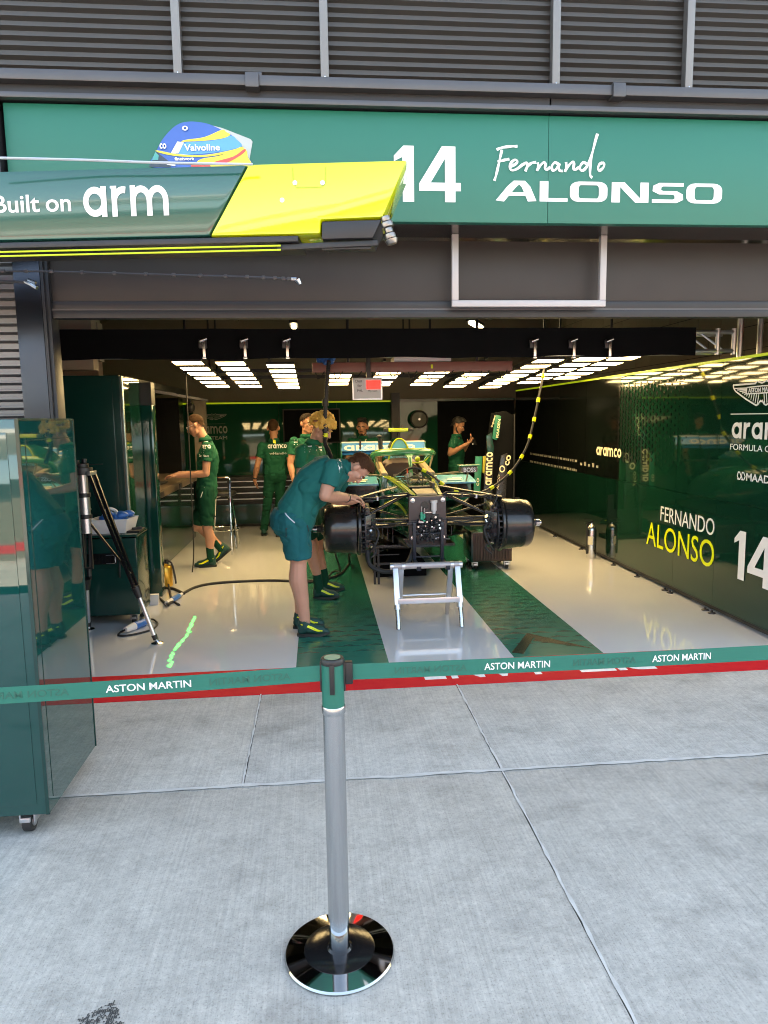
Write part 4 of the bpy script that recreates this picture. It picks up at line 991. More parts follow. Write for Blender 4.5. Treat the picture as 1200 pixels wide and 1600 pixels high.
# LED panels: a sloping grid
mb = MB(); mb.bb((-.16, -.155, 0), (.16, .155, .018))
led0 = thing('ceiling_light', (0, 0, 0), 'square cream white LED panel in the glowing grid above the car', 'light panel', 'LED panels in the grid over the car')
MB().bb((-.140, -.108, .004), (.140, .108, .03)).build('housing', m_dark, led0)
MB().bb((-.133, -.100, 0), (.133, .100, .0035)).build('diffuser', m_led, led0)
first = True
COLS = [(-1.207, 7.05, 6), (-.813, 7.1, 6), (-.345, 7.3, 6), (.265, 7.35, 5), (.80, 7.5, 5), (1.34, 7.5, 5), (1.82, 7.35, 6), (2.33, 7.1, 7), (2.72, 7.0, 6), (3.05, 6.95, 5)]
ZL = lambda y: 2.232-.062*(y-7.05)
for X_, Y0, nr in COLS:
    for k in range(nr):
        y = Y0+k*.40; z = ZL(y)
        o = led0 if first else copy_tree(led0); first = False
        o.location = (X_, y, z); o.rotation_euler.x = -.062
fr = thing('light_frame', (.8, 8, 2.3), 'dark hanging frame that carries the light panels', 'frame')
for X_, Y0, nr in COLS:
    mb = MB(); mb.bar((X_-.10, Y0-.2, ZL(Y0-.2)+.055), (X_-.10, Y0+nr*.4-.2, ZL(Y0+nr*.4-.2)+.055), .025, .03); mb.build('rail', m_dark, fr)
for y in (6.9, 8.4, 9.0):
    mb = MB(); z = ZL(y)+.10; mb.bar((-1.5, y, z), (3.1, y, z), .04, .04); mb.build('cross_bar', m_dark, fr)
    for x in (-1.2, 1.1, 2.9):
        mb = MB(); mb.cyl((x, y, z+.02), (x, y, 3.45), .012, n=6); mb.build('hanger', m_dark, fr)
gb = thing('gantry_beam', (.9, 6.6, 2.15), 'reddish brown gantry beam hanging above the car', 'beam')
z0, z1 = 2.105, 2.195
mb = MB(); mb.bb((-.03, 6.60, z0), (1.83, 6.68, z1)); mb.build('beam', m_brown, gb, bevel=.004)
mb = MB(); mb.bb((1.06, 6.597, z0+.03), (1.08, 6.5995, z0+.065)); mb.build('yellow_tag', m_hyel, gb)
mb = MB(); mb.bb((.46, 6.56, 2.02), (.50, 6.5985, 2.26)); mb.bb((.40, 6.55, 2.02), (.72, 6.60, 2.045)); mb.build('bracket', m_black, gb, bevel=.003)
mb = MB(); rg_ = random.Random(8)
for i in range(11):
    x = .0+i*.17; mb.tube([(x, 6.595, z0), (x+.02, 6.58, z0-.05-rg_.random()*.03), (x+.06, 6.59, z0-.02), (x+.08, 6.6, z0+.01)], .005, 6, 3)
mb.build('cable_loop', m_rub, gb)
for x in (.3, 1.5):
    mb = MB(); mb.cyl((x, 6.64, z1), (x, 6.64, 3.9), .014, n=8); mb.build('hanger', m_dark, gb)
mb = MB(); mb.bb((.72, 6.61, 2.2), (1.25, 6.9, 2.245)); mb.build('cable_tray', m_paper, gb)
bcl = MB(); rb = random.Random(3)
for i in range(13): bcl.ell((.0+rb.random()*.16, 6.59+rb.random()*.05, 2.20+rb.random()*.06), (.035, .03, .03), Matrix.Rotation(rb.random()*3, 3, 'Y'), 9, 6)
bcl.build('blue_cloth', m_blue, label='crumpled blue cloth tied round the hose at the end of the brown gantry beam', cat='cloth')
wb = thing('hanging_board', (.47, 6.54, 1.87), 'small white notice board with red block hanging under the brown beam', 'board')
q0, q1 = pY(553, 623, 6.53), pY(595, 592, 6.53)
mb = MB(); mb.bb((q0.x-.012, 6.53, q0.z-.012), (q1.x+.012, 6.55, q1.z+.012)); mb.build('frame', m_alu, wb, bevel=.003)
mb = MB(); mb.bb((q0.x, 6.526, q0.z), (q1.x, 6.5295, q1.z)); mb.build('board', m_paper, wb)
mb = MB(); mb.bb((q0.x+.115, 6.523, q0.z+.085), (q1.x-.004, 6.5255, q1.z-.012)); mb.build('red_block', m_redled, wb)
mb = MB()
for s_, x, z in (('Chall', .012, .145), ('for', .035, .105), ('PHL', .03, .06), ('MJ room', .13, .055)): text(mb, s_, (q0.x+x, 6.5255, q0.z+z), UX, UZ, h=.022)
mb.build('handwriting', m_dark, wb)
for nm, px, py, Y, L_ in (('over the drivers side behind the truss', 459, 511, 10.0, .5), ('over the right of the car behind the truss', 744, 509, 10.0, .7)):
    p = pY(px, py, Y); lt = thing('tube_light', p, 'short lit tube light on the garage ceiling, ' + ('above the middle of the truss' if px < 500 else 'above the right part of the truss'), 'tube light', 'tube lights on the ceiling')
    dx = .0 if px < 500 else .32
    mb = MB(); mb.bar(p+V((-dx/2, -L_/2, 0)), p+V((dx/2, L_/2, 0)), .05, .04); mb.build('diffuser', m_tube, lt, bevel=.01)
    mb = MB(); mb.bar(p+V((-dx/2, -L_/2, .04)), p+V((dx/2, L_/2, .04)), .11, .035); mb.build('housing', m_dark, lt)

# ================================================================== SMALL FLOOR THINGS
gc = pZ(252, 914, 0); gc = V((-1.60, 7.36, 0))
cn = thing('gold_canister', gc, 'gold coloured canister with pump handle on the floor by the workstation', 'canister')
mb = MB(); mb.lathe([(.070, .003), (.075, .01), (.075, .20), (.065, .215), (.03, .225), (.02, .24)], gc, n=24); mb.build('cylinder', m_gold, cn, smooth=40)
mb = MB(); mb.cyl(gc+V((-.03, -.02, .2)), gc+V((-.05, -.02, .42)), .018, .014); mb.cyl(gc+V((-.05, -.02, .42)), gc+V((-.062, -.02, .56)), .005); mb.cyl(gc+V((-.062, -.02, .55)), gc+V((-.065, -.02, .62)), .016, .012); mb.build('pump_handle', m_paper, cn, bevel=.002)
mb = MB(); mb.tube([gc+V((-.05, -.06, .45)), gc+V((-.07, -.08, .2)), gc+V((-.02, -.12, .03)), gc+V((.12, -.2, .014)), gc+V((.26, -.42, .014))], .014, 8, 6); mb.build('hose', m_rub, cn)
mb = MB(); mb.cyl(gc+V((.02, 0, .24)), gc+V((.02, 0, .28)), .02); mb.tube([gc+V((.02, .0, .27)), gc+V((.07, .0, .24)), gc+V((.10, -.02, .12)), gc+V((.11, -.03, .03))], .010, 8, 5); mb.build('valve', m_black, cn)
mf = thing('valve_manifold', (-1.72, 7.2, .3), 'black air valve block with red and silver fittings beside the gold canister', 'manifold')
mb = MB(); mb.bb((-1.78, 7.14, .30), (-1.64, 7.20, .50)); mb.bar((-1.70, 7.17, .02), (-1.70, 7.17, .30), .02, .02); mb.bb((-1.78, 7.10, .002), (-1.64, 7.24, .02)); mb.build('block', m_black, mf, bevel=.003)
rm = random.Random(6)
for i in range(3):
    for k in range(3):
        p = V((-1.755+.045*k, 7.14, .34+.055*i)); mb = MB(); mb.cyl(p, p+V((0, -.03, 0)), .014, .011, n=10); mb.build('fitting', (m_red, m_steel, m_gold, m_blue, m_steel)[(i*2+k*3) % 5], mf)
bpg = thing('blue_plug', pZ(275, 930), 'blue and white power plug on the floor beside the gold canister', 'plug')
p = pZ(268, 938, .03); q = pZ(284, 928, .03)
mb = MB(); mb.cyl(p, p.lerp(q, .7), .026, .024); mb.build('plug_body', m_blue, bpg, bevel=.004)
mb = MB(); mb.cyl(p.lerp(q, -.45), p.lerp(q, -.02), .02, .024); mb.cyl(p.lerp(q, .72), q, .018, .014); mb.build('collar', m_paper, bpg)
mb = MB(); a = pZ(258, 925, .012); mb.tube([p.lerp(q, -.45), pZ(255, 940, .012), pZ(243, 925, .012), pZ(238, 905, .012), pZ(250, 898, .03), pZ(262, 910, .03), pZ(268, 935, .012), pZ(280, 945, .012)], .010, 8, 6); mb.build('cord', m_rub, bpg)
bp2 = thing('blue_socket', pZ(215, 972), 'blue and white socket with a coiled lead by the tripod foot', 'plug')
p = pZ(206, 980, .035); q = pZ(226, 972, .035)
mb = MB(); mb.cyl(p.lerp(q, .2), q, .033, .03); mb.build('plug_body', m_blue, bp2, bevel=.004)
mb = MB(); mb.cyl(p.lerp(q, -.5), p.lerp(q, .18), .022, .033); mb.cyl(q, q.lerp(p, -.3), .03); mb.build('collar', m_paper, bp2)
mb = MB(); mb.tube([p.lerp(q, -.5), pZ(188, 988, .01), pZ(186, 993, .01), pZ(205, 992, .01), pZ(236, 984, .01), pZ(246, 975, .01), pZ(240, 968, .02), pZ(232, 966, .04), pZ(212, 950, .02), pZ(195, 930, .2), V((-1.64, 5.88, .45)), V((-1.62, 5.92, .78))], .008, 8, 8); mb.build('lead', m_rub, bp2)
jb = MB(); a = pZ(240, 945); jb.bb(a+V((-.07, -.02, 0)), a+V((.05, .03, .10))); jb.build('junction_box', m_paper, label='small white junction box on the floor behind the tripod foot', cat='box', bevel=.006)
# emissive strip standing in for a green streak of light on the floor
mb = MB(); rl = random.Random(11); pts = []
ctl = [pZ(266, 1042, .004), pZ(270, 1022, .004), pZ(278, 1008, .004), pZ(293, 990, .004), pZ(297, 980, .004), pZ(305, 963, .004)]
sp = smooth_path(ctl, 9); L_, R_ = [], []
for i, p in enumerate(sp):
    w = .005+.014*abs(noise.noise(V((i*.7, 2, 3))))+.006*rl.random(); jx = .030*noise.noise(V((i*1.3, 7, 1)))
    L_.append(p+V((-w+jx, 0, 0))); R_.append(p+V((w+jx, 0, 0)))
k = len(sp); mb.add(L_+R_, [(i, k+i, k+i+1, i+1) for i in range(k-1) if i not in (11, 12, 27)]); mb.build('green_glow_strip', m_glowstrip, label='wavy green strip glowing as a streak of light on the pale floor', cat='glowing strip')
# hoses across the floor
mb = MB(); mb.tube([pZ(262, 945, .03), pZ(285, 928, .014), pZ(310, 916, .014), pZ(350, 910, .014), pZ(420, 907, .014), pZ(480, 908, .014), pZ(528, 899, .014), pZ(546, 880, .014), V((.31, 7.6, .16)), V((.30, 7.3, .40))], .014, 8, 7)
mb.build('floor_hose', m_rub, label='long black hose lying across the pale floor to the car', cat='hose')
mb = MB(); mb.tube([pZ(470, 912, .012), pZ(505, 905, .012), pZ(522, 893, .012), V((.20, 7.25, .12)), V((.15, 6.9, .35)), V((.13, 6.5, .52))], .010, 8, 7)
mb.build('brake_hose', m_rub, label='black hose curling up from the floor to the left brake drum', cat='hose')
# vertical hose
hv = thing('hanging_hose', (.09, 6.5, 1.4), 'thick ribbed black hose hanging from the gantry in front of the blond man', 'hose')
hx = [pY(514, 563, 6.5), pY(511, 600, 6.5), pY(508, 650, 6.5), pY(508, 690, 6.5), pY(514, 705, 6.5), pY(518, 716, 6.5)]
mb = MB(); sp = smooth_path(hx, 20); mb.tube(sp, [(.0215 if i % 2 else .0175) for i in range(len(sp))], 10); mb.build('hose', m_rub, hv)
for i, (y0, y1, m_, r_) in enumerate(((624, 634, m_black, .028), (663, 674, m_black, .03), (677, 683, m_hyel, .023))):
    mb = MB(); mb.cyl(pY(508.5, y0, 6.5), pY(508.3, y1, 6.5), r_); mb.build('hose_band' if m_ is m_hyel else 'hose_collar', m_, hv)
# hose with yellow bands sweeping from the ceiling into the cockpit
hh = thing('banded_hose', (1.6, 7.3, 1.1), 'thin black hose with yellow bands sweeping from the lights down to the cockpit', 'hose')
ctl = [pY(850, 578, 7.6), pY(845, 605, 7.5), pY(833, 662, 7.4), pY(822, 700, 7.3), pY(800, 735, 7.2), pY(768, 762, 7.1), pY(738, 772, 7.0), pY(712, 768, 6.95), pY(690, 755, 6.95), pY(668, 738, 6.95), pY(648, 731, 6.98), pY(633, 735, 7.05), pY(626, 742, 7.1)]
sp = smooth_path(ctl, 8); mb = MB(); mb.tube(sp, .0125, 8); mb.build('hose', m_dark, hh)
for px, py in ((850, 590), (841, 629), (832, 652), (823, 681), (810, 709), (792, 737), (768, 760), (741, 770), (712, 768), (688, 756), (663, 738)):
    best = min(range(1, len(sp)-1), key=lambda i: (sp[i]-pY(px, py, sp[i].y)).length)
    d_ = (sp[best+1]-sp[best-1]).normalized(); mb = MB(); mb.cyl(sp[best]-d_*.024, sp[best]+d_*.024, .0185, n=10); mb.build('yellow_band', m_hyel, hh)

# ================================================================== RACING CAR (raised on stands, nose and wheels off)
XC, YA = .93, 6.12
car = thing('racing_car', (XC, 7.5, 0), 'dark green open wheel racing car without nose or wheels raised on stands', 'racing car')
def sect(y, hw, zb, zt, p=4.0, n=28, cx=XC, tw=1.0):
    out = []
    for i in range(n):
        a = 2*math.pi*i/n; c, s = math.cos(a), math.sin(a)
        x = hw*math.copysign(abs(c)**(2/p), c); z = math.copysign(abs(s)**(2/p), s)
        k = 1+(tw-1)*(z+1)/2                    # taper towards the top
        out.append(V((cx+x*k, y, (zb+zt)/2+z*(zt-zb)/2)))
    return out
mb = MB(); mb.loft([sect(6.03, .158, .615, 1.020, 7), sect(6.3, .178, .60, 1.045, 6, tw=.97), sect(6.7, .22, .57, 1.075, 5, tw=.9), sect(7.05, .265, .54, 1.095, 4.5, tw=.86), sect(7.22, .29, .52, 1.10, 4.5, tw=.86)], True)
body = mb.build('monocoque', m_cgreen, car, smooth=45)
# cockpit sides behind the scuttle, open at the top
for sg in (-1, 1):
    mb = MB()
    mb.loft([[V((XC+sg*a, y, z)) for a, z in ((.20, .52), (.30, .52), (.315, .95), (.285, zt), (.235, zt), (.225, .95))] for y, zt in ((7.2, 1.095), (7.45, 1.11), (7.8, 1.14), (8.1, 1.17))], True); mb.build('cockpit_side', m_cgreen, car, bevel=.012)
mb = MB(); mb.bb((XC-.23, 7.24, .55), (XC+.23, 8.1, .62)); mb.bb((XC-.23, 8.0, .62), (XC+.23, 8.08, 1.18)); mb.build('cockpit_lining', m_heat, car)
mb = MB(); mb.loft([sect(7.95, .19, .95, 1.19, 3, 20), sect(8.1, .22, .95, 1.24, 3, 20)]); mb.build('headrest', m_heat, car, smooth=60)
mb = MB(); mb.tube([V((XC+.13*math.cos(2*math.pi*i/20), 7.42+.03*math.sin(2*math.pi*i/20), 1.03+.085*math.sin(2*math.pi*i/20))) for i in range(20)], .014, 8, closed=True); mb.bb((XC-.07, 7.40, .99), (XC+.07, 7.43, 1.06)); mb.build('steering_wheel', m_black, car)
# scuttle: tan inner panel, lime edge bands, brake fluid pots
mb = MB(); mb.add([(XC-.085, 6.05, 1.026), (XC+.085, 6.05, 1.026), (XC+.095, 6.32, 1.052), (XC-.095, 6.32, 1.052)], [(0, 1, 2, 3)]); mb.bb((XC-.085, 6.03, 1.0), (XC+.085, 6.055, 1.036)); mb.build('scuttle_panel', m_tan, car)
for sg in (-1, 1):
    mb = MB()
    for o_, w_ in ((0, .034), (.045, .008)):
        A, B = [], []
        for y, hw, zt in ((6.035, .10, 1.026), (6.3, .118, 1.05), (6.7, .15, 1.079), (7.05, .19, 1.098), (7.2, .215, 1.103)):
            A.append(V((XC+sg*(hw+o_), y, zt+.0025))); B.append(V((XC+sg*(hw+o_+w_), y, zt-.001 if o_ == 0 else zt-.012)))
        k = len(A); mb.add(A+B, [(i, i+1, k+i+1, k+i) for i in range(k-1)])
    mb.build('lime_band', m_clime, car, smooth=60)
    mb = MB(); ribbon(mb, [(y-6.03, z) for y, z in ((6.05, .86), (6.3, .905), (6.6, .905), (6.95, .84), (7.18, .74))], .036, (XC+sg*.176, 6.03, 0), (sg*.112, 1, 0), UZ, .0, sm=5, rise=0)
    mb.build('side_stripe', m_clime, car)
for x, y, h in ((-.06, 6.9, .05), (-.02, 6.95, .05), (.08, 7.0, .045)):
    mb = MB(); mb.cyl((XC+x, y, 1.085), (XC+x, y, 1.085+h), .020, n=14); mb.cyl((XC+x, y, 1.086+h), (XC+x, y, 1.10+h), .014, n=10); mb.build('fluid_pot', m_glass, car)
mb = MB(); mb.tube([(XC-.06, 6.9, 1.145), (XC-.062, 6.9, 1.19)], .007, 6); mb.build('red_tube', mat('orange_tube', (.7, .1, .04), .4), car)
mb = MB(); mb.bb((XC-.11, 6.36, 1.056), (XC+.10, 6.46, 1.066)); mb.bb((XC+.09, 6.3, 1.056), (XC+.11, 6.5, 1.10)); mb.cyl((XC+.02, 6.42, 1.06), (XC+.02, 6.42, 1.17), .004); mb.cyl((XC+.02, 6.42, 1.17), (XC+.02, 6.42, 1.185), .009); mb.build('scuttle_fitting', m_black, car)
# front bulkhead plate with its fittings
bk = MB(); bk.bb((XC-.168, 5.985, .60), (XC+.158, 6.03, 1.018)); bulk = bk.build('bulkhead', mat('bulkhead_brown', (.055, .04, .04), .4, metal=.3, var=.2), car, bevel=.014)
for dx, z in ((-.135, .985), (.125, .985), (-.135, .66), (.125, .66)):
    mb = MB(); mb.cyl((XC+dx, 5.984, z), (XC+dx, 5.965, z), .020, n=16); mb.cyl((XC+dx, 5.964, z), (XC+dx, 5.95, z), .011, n=10); mb.build('mounting_stud', m_steel, bulk, bevel=.002)
mb = MB(); mb.lathe([(.030, 0), (.030, .02), (.024, .022), (.024, .085), (.014, .10), (.013, .115)], (XC+.045, 5.955, .985), (0, 0, -1), 18); mb.build('fluid_reservoir', m_paper, bulk, smooth=40)
mb = MB(); mb.cyl((XC-.03, 5.984, .94), (XC-.03, 5.978, .94), .035, n=20); mb.bb((XC-.08, 5.972, .64), (XC+.09, 5.9845, .86)); mb.build('opening', m_blackg, bulk)
for i, dx in enumerate((-.062, -.040)):
    mb = MB(); z = .885-.015*i; mb.cyl((XC+dx, 5.955, z), (XC+dx, 5.955, z-.045), .011, .013, n=12); mb.ell((XC+dx, 5.955, z-.055), (.014, .014, .016)); mb.build('green_connector', mat('connector_green', (.01, .33, .20), .4), bulk)
    mb = MB(); mb.cyl((XC+dx, 5.955, z), (XC+dx+.002, 5.955, z+.05), .004, n=8); mb.build('connector_stem', m_steel, bulk)
rk = random.Random(21)
mb = MB(); ms = MB()
for i in range(46):
    x, z = XC-.12+rk.random()*.24, .63+rk.random()*.22; d_ = rk.uniform(.01, .035); r_ = rk.uniform(.006, .020)
    if rk.random() < .55: mb.cyl((x, 5.972, z), (x+rk.uniform(-.02, .02), 5.972-d_, z+rk.uniform(-.02, .02)), r_, n=10)
    else: mb.bar((x, 5.965-d_*.3, z), (x+rk.uniform(-.08, .08), 5.965-d_*.3, z+rk.uniform(-.012, .012)), r_*.8, r_)
mb.build('pedal_hardware', m_dark, bulk, bevel=.002)
for i in range(16):
    ms = MB(); x, z = XC-.10+rk.random()*.2, .66+rk.random()*.20; ms.cyl((x, 5.972, z), (x, 5.93, z+rk.uniform(-.01, .01)), rk.uniform(.004, .010), n=8); ms.build('bright_fitting', m_steel, bulk)
for p0, p1, w_, h_2 in (((XC-.09, 5.945, .805), (XC-.045, 5.945, .80), .012, .012), ((XC+.06, 5.945, .80), (XC+.10, 5.945, .815), .012, .016), ((XC-.03, 5.94, .885), (XC+.03, 5.94, .885), .006, .006)):
    ms = MB(); ms.bar(p0, p1, w_, h_2); ms.build('clevis', m_steel, bulk)
mb = MB(); rk = random.Random(4)
for i in range(12):
    x, z = XC-.1+rk.random()*.2, .66+rk.random()*.17
    mb.tube([(x, 5.96, z), (x+rk.uniform(-.03, .03), 5.93, z-.03), (x+rk.uniform(-.06, .06), 5.945, z-.06), (x+rk.uniform(-.06, .06), 5.97, z-.02)], .0045, 6, 4)
mb.build('wiring', m_rub, bulk)
# lifting frame bolted under the bulkhead
lf = MB()
for dx in (-.128, .112): lf.bb((XC+dx-.014, 5.93, .44), (XC+dx+.014, 5.965, .80)); lf.bb((XC+dx-.018, 5.66, .44), (XC+dx+.018, 5.965, .475))
for z in (.495, .585, .695): lf.bb((XC-.114, 5.94, z), (XC+.098, 5.955, z+.012))
lf.build('lifting_frame', mat('frame_blue_black', (.012, .018, .03), .35, metal=.4), car, bevel=.003)
# suspension
def arm(p0, p1, w, h, name='suspension_arm', m=m_carbonm):
    p0, p1 = V(p0), V(p1); ax = (p1-p0).normalized(); fwd = V((0, 1, 0)); fwd = (fwd-ax*fwd.dot(ax)).normalized(); up = ax.cross(fwd); n = 14
    mb = MB(); mb.loft([[p + fwd*w/2*math.cos(2*math.pi*i/n) + up*h/2*math.sin(2*math.pi*i/n) for i in range(n)] for p in (p0, p1)], True); return mb.build(name, m, car, smooth=60)
for sg in (-1, 1):
    hx_ = XC+sg*.66
    arm((XC+sg*.15, 6.05, 1.022), (hx_, 6.08, .985), .085, .026); arm((XC+sg*.22, 6.62, 1.04), (hx_, 6.14, .985), .075, .022)
    arm((XC+sg*.16, 6.06, .815), (hx_, 6.05, .825), .055, .022, 'track_rod')
    arm((XC+sg*.15, 6.10, .765), (hx_, 6.07, .755), .08, .026); arm((XC+sg*.22, 6.75, .69), (hx_, 6.15, .75), .075, .022)
    arm((XC+sg*.19, 6.16, 1.005), (hx_-sg*.04, 6.12, .80), .045, .030, 'push_rod')
    arm((XC+sg*.18, 6.30, .80), (hx_, 6.14, .955), .04, .018, 'brake_line')
    # brake drum and upright
    xi, xo = (1.555, 1.868) if sg > 0 else (.36, .025)
    s_ = 1 if sg > 0 else -1; L_ = abs(xo-xi); r_ = .226
    o_ = V((xi, YA, .742)); ax = (s_, 0, 0)
    mb = MB(); mb.lathe([(.15, L_*.12), (r_-.006, L_*.14), (r_, L_*.17), (r_-.004, L_*.40), (r_-.012, L_*.62), (r_-.010, L_*.64), (r_-.014, L_*.86), (r_-.03, L_*.94), (r_-.065, L_*.985), (.10, L_), (.05, L_)], o_, ax, 56)
    dr = mb.build('brake_drum', m_carbonm, car, smooth=35)
    mb = MB(); mb.lathe([(r_+.004, L_*.02), (r_+.012, L_*.04), (r_+.012, L_*.10), (r_+.003, L_*.125), (r_-.03, L_*.13), (r_-.03, L_*.02), (r_+.004, L_*.02)], o_, ax, 56, cap=False); mb.build('drum_rim', m_carbonm, dr, smooth=30)
    mb = MB()
    for i in range(26):
        a = 2*math.pi*i/26; p = o_+V((s_*L_*-.02, (r_-.022)*math.cos(a), (r_-.022)*math.sin(a)))
        mb.box(p, (.028, .012, .034), Matrix.Rotation(a-math.pi/2, 3, 'X'))
    mb.lathe([(r_-.04, -.03), (r_-.008, -.028), (r_-.008, -.018), (r_-.04, -.016)], o_, ax, 40); mb.build('brake_disc', m_dark, dr)
    mb = MB(); mb.lathe([(.055, 0), (.045, .012), (.032, .014), (.032, .05), (.024, .052), (.024, .075), (.016, .078), (.014, .10)], V((xo, YA, .742)), ax, 24); mb.build('wheel_hub', m_dark, dr, smooth=30)
    mb = MB()
    for i in range(10):
        a = 2*math.pi*i/10; mb.box(V((xo+s_*.065, YA+.026*math.cos(a), .742+.026*math.sin(a))), (.035, .009, .012), Matrix.Rotation(a, 3, 'X'))
    mb.cyl((xo+s_*.085, YA, .742), (xo+s_*.098, YA, .742), .019, n=12); mb.build('drive_pegs', m_steel, dr)
    up_ = MB(); up_.loft([sect(6.02, .035, .58, .93, 3, 16, xi-s_*.045), sect(6.18, .045, .52, .97, 3, 16, xi-s_*.045), sect(6.30, .03, .56, .9, 3, 16, xi-s_*.045)]); up_.build('upright', m_carbon, dr, smooth=50)
    rk = random.Random(9 if sg > 0 else 10); mb = MB(); ms = MB()
    for i in range(16):
        p = V((xi-s_*rk.uniform(.02, .11), 5.98+rk.random()*.08, .56+rk.random()*.34))
        (mb if i % 3 else ms).cyl(p, p+V((rk.uniform(-.03, .03), rk.uniform(-.03, .03), rk.uniform(-.05, .05))), rk.uniform(.008, .022), n=8)
    mb.build('caliper', m_dark, dr, bevel=.002); ms.build('brake_fitting', m_steel, dr)
    mb = MB(); mb.tube([(xi-s_*.08, 6.0, .80), (xi-s_*.14, 5.96, .72), (xi-s_*.10, 5.95, .60), (xi-s_*.05, 5.98, .53)], .009, 8, 5); mb.tube([(xi-s_*.04, 6.02, .62), (xi-s_*.12, 5.99, .56), (xi-s_*.07, 5.97, .50)], .007, 8, 5); mb.build('brake_pipe', m_rub, dr)
mb = MB(); mb.tube([(.40, 5.98, .56), (.42, 5.9, .45), (.55, 5.86, .40), (.72, 5.9, .44), (.80, 6.0, .56)], .020, 10, 8); mb.build('cooling_hose', m_rub, car)
# floor and side pods
mb = MB(); mb.bb((XC-.42, 6.95, .405), (XC+.42, 7.5, .43)); mb.loft([[V((XC+s*w, y, z)) for s, w, z in ((-1, a, .40), (1, a, .40), (1, a, .425), (-1, a, .425))] for y, a in ((7.5, .42), (7.75, .70), (9.6, .72), (10.0, .5))]); mb.build('floor_board', m_carbon, car)
for sg in (-1, 1):
    for k in range(4):
        mb = MB(); x = XC+sg*(.30+.105*k); mb.loft([[V((x+a, y, z)) for a, z in ((-.006, z0), (.006, z0), (.006, .62), (-.006, .62))] for y, z0 in ((7.30+.05*k, .56), (7.45+.05*k, .45), (7.9, .426))]); mb.build('floor_fence', m_carbon, car)
    mb = MB(); mb.bb((min(XC+sg*.26, XC+sg*.70), 7.32, .61), (max(XC+sg*.26, XC+sg*.70), 8.0, .63)); mb.build('floor_fence_top', m_carbon, car)
    cx1 = XC+sg*.50
    mb = MB()
    mb.loft([sect(7.50, .205, .80, 1.025, 4, 24, cx1), sect(7.62, .225, .74, 1.045, 4, 24, cx1), sect(8.1, .235, .62, 1.06, 3.4, 24, cx1), sect(8.8, .22, .50, 1.0, 3, 24, cx1-sg*.03), sect(9.5, .15, .46, .84, 3, 24, cx1-sg*.12), sect(9.9, .10, .46, .70, 3, 24, cx1-sg*.2)]); pod = mb.build('sidepod', m_cgreen, car, smooth=50)
    mb = MB(); mb.loft([sect(7.492, .17, .835, .985, 4, 24, cx1), sect(7.499, .17, .835, .985, 4, 24, cx1)]); mb.build('inlet', m_blackg, pod)
    mb = MB(); mb.loft([[V((cx1+sg*x, y, z)) for x, z in ((-.185, z1), (.195, z1), (.205, z1+.014), (-.185, z1+.016))] for y, z1 in ((7.24, 1.003), (7.42, 1.032), (7.60, 1.052))]); mb.build('inlet_lip', m_cyan, pod, smooth=50)
    mb = MB(); quad(mb, (cx1-.09, 7.30, 1.034), (1, 0, 0), (0, .17, .028), .15, .05, 0, .004); quad(mb, (cx1-.02, 7.37, 1.044), (1, 0, 0), (0, .17, .028), .10, .04, 0, .005); mb.build('pale_patch', m_cream, pod)
    # mirrors on stalks
    mx0 = XC+sg*.60
    mb = MB(); mb.loft([sect(7.10, .085, 1.125, 1.185, 5, 20, mx0), sect(7.17, .10, 1.120, 1.195, 5, 20, mx0), sect(7.24, .085, 1.125, 1.19, 5, 20, mx0)]); mi = mb.build('mirror', m_carbon, car, smooth=50)
    mb = MB(); mb.loft([[V((mx0+x, y, z)) for x, z in ((-.098, 1.188), (.098, 1.188), (.112, 1.204), (-.105, 1.202))] for y in (7.10, 7.24)]); mb.build('mirror_cap', m_cpale, mi, bevel=.004)
    mb = MB(); text(mb, 'BOSS', (mx0-.06, 7.0985, 1.132), UX, UZ, w=.125, h=.044, bold=.02); mb.build('mirror_lettering', m_white, mi)
    mb = MB(); mb.tube([(mx0-sg*.06, 7.17, 1.13), (mx0-sg*.18, 7.2, 1.12), (XC+sg*.27, 7.3, 1.095)], .009, 8, 4); mb.cyl((mx0, 7.18, 1.12), (mx0+sg*.01, 7.3, 1.02), .008); mb.build('mirror_stalk', m_tan, mi)
mb = MB(); a = V((XC-.274, 6.75, .99)); text(mb, 'Peroni', V((XC-.222, 6.95, .985)), (.125, -1, .0), UZ, w=.26, h=.07); 
for v_ in mb.v: v_.x -= .030
mb.build('nose_lettering', m_white, car)
# engine cover, airbox, camera bar
mb = MB(); mb.loft([sect(8.10, .155, 1.0, 1.455, 2.4, 28, tw=.62), sect(8.35, .17, .95, 1.46, 2.6, 28, tw=.6), sect(8.9, .20, .8, 1.36, 2.6, 28, tw=.45), sect(9.5, .16, .7, 1.12, 2.5, 28, tw=.4), sect(10.0, .08, .62, .86, 2.5, 28)]); ec = mb.build('engine_cover', m_cgreen, car, smooth=50)
mb = MB(); r0 = [V((XC+(p.x-XC)*.90, 8.085, 1.02+(p.z-1.0)*.93)) for p in sect(8.10, .155, 1.0, 1.455, 2.4, 28, tw=.62)]; mb.loft([r0, [p+V((0, .012, 0)) for p in r0]]); mb.build('airbox_cover', m_cyan, ec)
mb = MB(); rr_ = sect(8.082, .150, 1.005, 1.452, 2.4, 28, tw=.62); mb.tube(rr_, .010, 8, closed=True); mb.build('airbox_rim', m_clime, ec)
mb = MB(); wings(mb, (XC, 8.083, 1.245), UX, UZ, .085, .003); mb.build('emblem', m_cart, ec)
mb = MB(); mb.bb((XC-.115, 8.16, 1.53), (XC+.115, 8.24, 1.572)); cb_ = mb.build('camera_pod', m_clime, car, bevel=.010)
